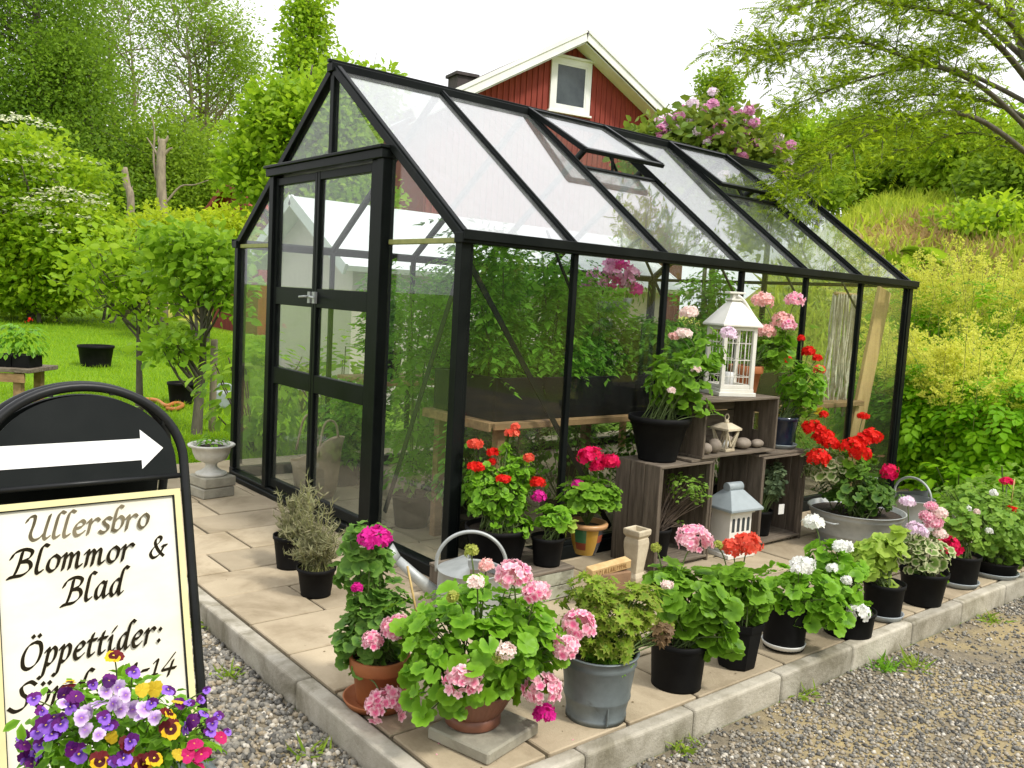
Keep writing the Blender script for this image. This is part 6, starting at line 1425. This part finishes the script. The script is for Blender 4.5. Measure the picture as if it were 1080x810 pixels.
# behind the greenhouse
def rblooms(r, C):
    o_ = C[np.argsort((C-CAM)@F-.9*C[:, 2])][:90]
    for c in o_[rng.permutation(len(o_))[:62]]:
        head_mesh(r, c+A([0, 0, .18])-F*.32+rng.normal(size=3)*.08, .075, 'lilac' if rng.random() < .35 else 'rose', n=22, fr=.036, name='flower_truss')
tree('rhododendron', 'large rhododendron covered with pink flower trusses behind the greenhouse', 'shrub', gxy(750, 12.5), [(748, 156, 12.5, 58, 32, 90), (770, 210, 12.5, 60, 60, 60), (700, 165, 12.5, 28, 24, 24)], 70, .14, 'rhodo', T_OVAL, cr=.26, r0=.06, multi=3, limbs=30, extra=rblooms)
tree('conifer_tree', 'slim pale green tree top pointing up behind the rhododendron', 'tree', gxy(757, 32), [(757, 100, 32, 12, 26, 24), (757, 130, 32, 20, 26, 24)], 110, .16, 'tree_mid', cr=.42, r0=.12, limbs=24)
tree('broadleaf_tree', 'yellow-green rounded tree on the rise right of the greenhouse ridge', 'tree', gxy(835, 24), [(830, 165, 24, 36, 34, 60), (868, 180, 24, 24, 22, 26), (800, 195, 24, 26, 26, 26)], 140, .15, 'tree_lime', cr=.42, r0=.1)
for px, py, t, rx, ry, lf_, lb in ((905, 190, 22, 42, 22, 'tree_lime', 'lime shrub on the crest of the hillside left of centre'), (965, 178, 21, 44, 28, 'tree_mid', 'darker shrub on the hill crest under the rowan'), (1030, 170, 19, 46, 34, 'tree_lime', 'bushy lime shrub high on the hillside at the right'), (1085, 200, 17, 40, 50, 'tree_mid', 'green shrub at the right edge of the hillside'),
                               (1050, 250, 15, 40, 24, 'elder', 'low bright shrub half way up the hillside at the right edge'), (905, 150, 30, 50, 30, 'tree_mid', 'green treetop showing beyond the hill crest'), (848, 205, 19, 26, 18, 'tree_mid', 'low green shrub right behind the far end of the greenhouse roof')):
    tree('hill_shrub', lb, 'shrub', gxy(px, t), [(px, py, t, rx, ry, int(rx*ry/16))], 120, .15, lf_, cr=.4, r0=.05, multi=3, limbs=20)
def fern(label, px, py, n, L_):
    g = ground(px, py); r = thing('fern_clump', label, 'fern', g, 'ferns on the hillside'); a = rng.uniform(0, 2*PI, n); el = rng.uniform(.35, 1.25, n); d = np.stack([np.cos(a)*np.cos(el), np.sin(a)*np.cos(el), np.sin(el)], 1)
    m = MB(); m.leaves(np.repeat(g[None], n, 0)+rng.normal(size=(n, 3))*.05, norm(A([0, 0, 1.])-d*.2), d, L_*rng.uniform(.7, 1.15, n), T_FERN); tag(r); m.build('fronds', LF['fern'], r)
fern('big bright fern clump in the middle of the hillside', 955, 272, 46, 1.0)
fern('smaller fern right of the big clump on the hillside', 1000, 292, 26, .7)
fern('fern at the hill crest below the lime shrub', 925, 210, 26, .8)
fern('dark fern near the upper right of the hillside', 1055, 215, 30, .9)
for x, y, lb in ((.6, 3.75, 'leafy bush right behind the greenhouse beside the lawn'), (1.5, 3.9, 'dark leafy bush behind the greenhouse, second from the lawn'), (2.4, 3.8, 'leafy bush behind the middle of the greenhouse'), (3.3, 3.9, 'leafy bush behind the far third of the greenhouse'), (4.2, 3.8, 'leafy bush behind the far gable of the greenhouse')):
    c = A([x, y]); zb = float(gz(x, y)); r = thing('garden_bush', lb, 'shrub', (x, y, zb)); m = MB(); p, d = blob_points(420, (x, y, zb+.5), (.5, .35, .55), -.9); m.leaves(p, norm(d*.5+A([0, 0, .5])), norm(d+rng.normal(size=d.shape)*.5), rng.uniform(.07, .13, len(p)), T_OVAL); m.build('foliage', LF['tree_dark' if x > 1 else 'apple'], r)
    m = MB(); [m.tube([(x, y, zb-.03), q], .006, 4) for q in p[:16]]; m.build('stems', M['stem_wood'], r)
# goat's beard at the far corner
def gbeard(label, px, t, w, h, n, npl):
    c = at(px, 400, t); zb = float(gz(c[0], c[1])); r = thing('goatsbeard_plant', label, 'plant', (c[0], c[1], zb), 'feathery cream plants by the far corner'); m = MB(); st = MB()
    p, d = blob_points(n, (c[0], c[1], zb+h*.40), (w, w, h*.42), -.6); k = len(p)
    m.leaves(p, norm(d*.55+A([0, 0, .75])+rng.normal(size=d.shape)*.18), norm(d*A([1, 1, .3])-A([0, 0, .25])+rng.normal(size=d.shape)*.3), rng.uniform(.12, .21, k), T_ARUN); m.build('foliage', LF['aruncus'], r)
    pm = MB()
    for i in range(npl):
        a = rng.uniform(0, 2*PI); q = w*.95*math.sqrt(rng.random()); b0 = A([c[0]+q*math.cos(a), c[1]+q*math.sin(a), zb+h*rng.uniform(.45, .7)]); hh = h*rng.uniform(.12, .46); ln = A([math.cos(a), math.sin(a), 0])*rng.uniform(.05, .28)+rng.normal(size=3)*.06; tp = b0+A([0, 0, hh])+ln
        st.tube(crom([b0-A([0, 0, h*.3]), b0, (b0+tp)/2+A([0, 0, .05]), tp], 3), .0022, 4, cap=False)
        for j in range(18):
            f_ = j/18; s0 = b0+(tp-b0)*(f_*.95+.05)+A([0, 0, .2*f_*(1-f_)]); an = rng.uniform(0, 2*PI); sd_ = A([math.cos(an), math.sin(an), rng.uniform(.2, 1.1)]); l_ = rng.uniform(.08, .20)*(1-f_*.65); mm_ = 11
            u_ = np.linspace(.05, 1, mm_)[:, None]; pp = s0+sd_*l_*u_-A([0, 0, 1])*(u_**2*l_*.6)+rng.normal(size=(mm_, 3))*.006
            pm.leaves(pp, rng.normal(size=(mm_, 3)), norm(sd_+rng.normal(size=(mm_, 3))*.8), rng.uniform(.016, .034, mm_), T_FAR, tint=np.clip(rng.random()*.7+rng.random(mm_)*.3, 0, 1))
    pm.build('flower_plumes', LF['plume'], r); st.build('stems', M['stem_pale'], r)
gbeard('tall leafy bush with feathery cream plumes right beside the greenhouse corner', 985, 8.0, .72, 1.5, 1500, 90)
gbeard('leafy bush with cream plumes at the right edge, in front of the hillside', 1055, 7.4, .72, 1.42, 1500, 90)
gbeard('plumed bush standing behind the other two, half way to the hill', 1040, 9.4, .9, 1.75, 1000, 100)
gbeard('plumed bush seen behind the last greenhouse pane', 955, 9.8, .8, 1.7, 500, 60)
herb('low green leafy plant filling the bed beyond the paving edge', 1010, 500, 6.9, .34, .42, 320, 'aruncus', T_OVAL, .09)
herb('low plant with small leaves at the right edge beyond the kerb pots', 1065, 500, 6.2, .36, .5, 420, 'fine', T_OVAL, .06)
for px, py, lb, n in ((935, 705, 'green weed tuft growing at the foot of the kerb', 60), (965, 702, 'thin weed tuft in the gravel just right of the kerb weed', 36), (720, 790, 'flat weed in the gravel by the kerb corner stone', 30), (330, 795, 'small weed in the grey gravel left of the paving', 22), (213, 665, 'weed sprouting at the kerb beside the sign leg', 22), (240, 715, 'weed in the gravel half way down the side kerb', 26), (1045, 655, 'weed tuft close to the kerb at the right edge', 26), (850, 735, 'tiny weed tuft by the middle kerb stone', 22)):
    g = hit(px, py, -.095); r = thing('weed_tuft', lb, 'weed', g, 'weeds in the gravel'); k = n; d = norm(rng.normal(size=(k, 3))*A([1, 1, .3])+A([0, 0, .55])); m = MB(); m.leaves(np.repeat(g[None], k, 0)+rng.normal(size=(k, 3))*A([.035, .025, 0]), rng.normal(size=(k, 3)), d, rng.uniform(.03, .085, k), T_BLADE)
    m.leaves(np.repeat(g[None], k//2, 0)+rng.normal(size=(k//2, 3))*A([.04, .03, 0])+A([0, 0, .015]), norm(A([0, 0, 1.])+rng.normal(size=(k//2, 3))*.4), rng.normal(size=(k//2, 3)), rng.uniform(.015, .03, k//2), T_OVAL); m.build('foliage', LF['bronze' if n < 40 else 'geranium_bright'], r)

# rowan whose boughs hang in from the right
def rowan():
    t0 = 8.0; bx = gxy(1165, t0); zb = float(gz(*bx)); r = thing('rowan_tree', 'rowan tree reaching in from the upper right with long drooping leafy boughs', 'tree', (bx[0], bx[1], zb))
    m = MB(); TR = crom([A([bx[0], bx[1], zb-.2]), at(1160, 350, t0), at(1150, 230, t0), at(1120, 130, t0), at(1075, 40, t0), at(1050, -60, t0)], 8); m.tube(TR, np.linspace(.085, .03, len(TR)), 12); m.build('trunk', M['bark'], r)
    B = [([(1125, 140, 8), (1060, 55, 7.7), (1010, 18, 7.4), (930, 2, 7.2), (860, -15, 7)], .055), ([(1130, 150, 8), (1085, 30, 8.3), (1085, -60, 8.4)], .05), ([(1135, 190, 8), (1040, 95, 7.6), (960, 62, 7.3), (880, 40, 7), (795, 58, 6.8)], .045),
         ([(1140, 210, 8), (1030, 125, 7.5), (945, 130, 7.2), (885, 160, 7), (832, 198, 6.9)], .045),  ([(1125, 130, 8), (1000, 72, 8.2), (905, 85, 8.4), (835, 112, 8.4)], .04),
          ([(1100, 80, 8), (1000, -10, 8.3), (940, -40, 8.5), (880, -60, 8.5)], .045), ([(1130, 150, 8), (1050, 110, 8.6), (980, 100, 8.8), (930, 110, 9)], .04),
         ([(1110, 100, 8), (1060, 20, 7.2), (960, -20, 6.8), (840, 8, 6.6)], .04), ([(1140, 220, 8), (1080, 160, 8.8), (1020, 140, 9.2), (960, 160, 9.4)], .04)]
    bm_ = MB(); P = []; DD = []
    for pts, q in B:
        C = crom([at(*p) for p in pts], 10); k = len(C); bm_.tube(C, np.linspace(q*.62, .004, k), 7, cap=False)
        for i in range(int(k*.25), k):
            for s in range(1):
                d = C[min(i+1, k-1)]-C[i-1]; sd_ = norm(np.cross(d, A([0, 0, 1.])))*(1 if (i+s) % 2 else -1); L_ = rng.uniform(.25, .62); tw = norm(norm(d)*.8+sd_*rng.uniform(.3, 1)+A([0, 0, rng.uniform(-.35, .5)])); e = C[i]+tw*L_-A([0, 0, .08])
                W = crom([C[i], C[i]+tw*L_*.5+A([0, 0, .04]), e], 5); bm_.tube(W, np.linspace(.006, .002, len(W)), 4, cap=False)
                for w_ in W[3:]:
                    for z in range(4): P.append(w_+rng.normal(size=3)*.045); DD.append(norm(tw*.6+rng.normal(size=3)*.6-A([0, 0, .45])))
    bm_.build('branches', M['bark'], r); P = A(P); DD = A(DD); m = MB()
    m.leaves(P, norm(A([0, 0, 1.])+rng.normal(size=P.shape)*.5), DD, rng.uniform(.075, .14, len(P)), T_PINN); m.build('crown', LF['rowan'], r)
rowan()

# unseen hedge added across the yard to darken reflections in the side glass
r = thing('added_hedge', 'tall dark hedge added out of view across the yard to darken the greenhouse side glass reflections', 'hedge', (8, -13, -.1))
m = MB()
for i in range(26):
    c = A([-4+i*1.1, -13+rng.normal()*.5, 0]); hh = rng.uniform(3.6, 5.2); p, d = blob_points(330, (c[0], c[1], hh*.48), (1.1, .9, hh*.52), -.95)
    m.leaves(p, norm(d*.5+A([0, 0, .5])+rng.normal(size=d.shape)*.4), norm(d+rng.normal(size=d.shape)), rng.uniform(.25, .45, len(p)), T_FAR)
m.build('foliage', LF['tree_dark'], r); m = MB()
for i in range(26): m.tube([(-4+i*1.1, -13, -.3), (-4+i*1.1, -13, 2.6)], .06, 6)
m.build('stems', M['bark'], r)

# bits of leaf, soil and petal on the slabs
m = MB(); k = 420
q = np.stack([rng.uniform(-1.0, 3.6, k), np.where(rng.random(k) < .75, rng.uniform(-1.5, -.3, k), rng.uniform(-.3, 2.6, k)), np.full(k, .003)], 1)
q = q[(q[:, 1] < -.05) | (q[:, 0] < -.08)]; d = rng.normal(size=q.shape)*A([1, 1, .05])
m.leaves(q, norm(A([0, 0, 1.])+rng.normal(size=q.shape)*.12), d, rng.uniform(.004, .016, len(q))*rng.uniform(.5, 1, len(q)), T_FAR); LF['litter'] = leafmat('leaf_litter', (.05, .035, .02), (.20, .15, .07), trans=.1)
tag(m.build('leaf_litter', LF['litter']), kind='stuff')
m = MB(); k = 46; q = np.stack([rng.normal(-.75, .28, k), rng.normal(-1.2, .2, k), np.full(k, .004)], 1); q = q[(q[:, 1] > -1.53) & (q[:, 0] > -1.04)]
m.leaves(q, norm(A([0, 0, 1.])+rng.normal(size=q.shape)*.2), rng.normal(size=q.shape)*A([1, 1, .05]), rng.uniform(.010, .016, len(q)), T_FAR); tag(m.build('fallen_petals', LF['pink']), kind='stuff')
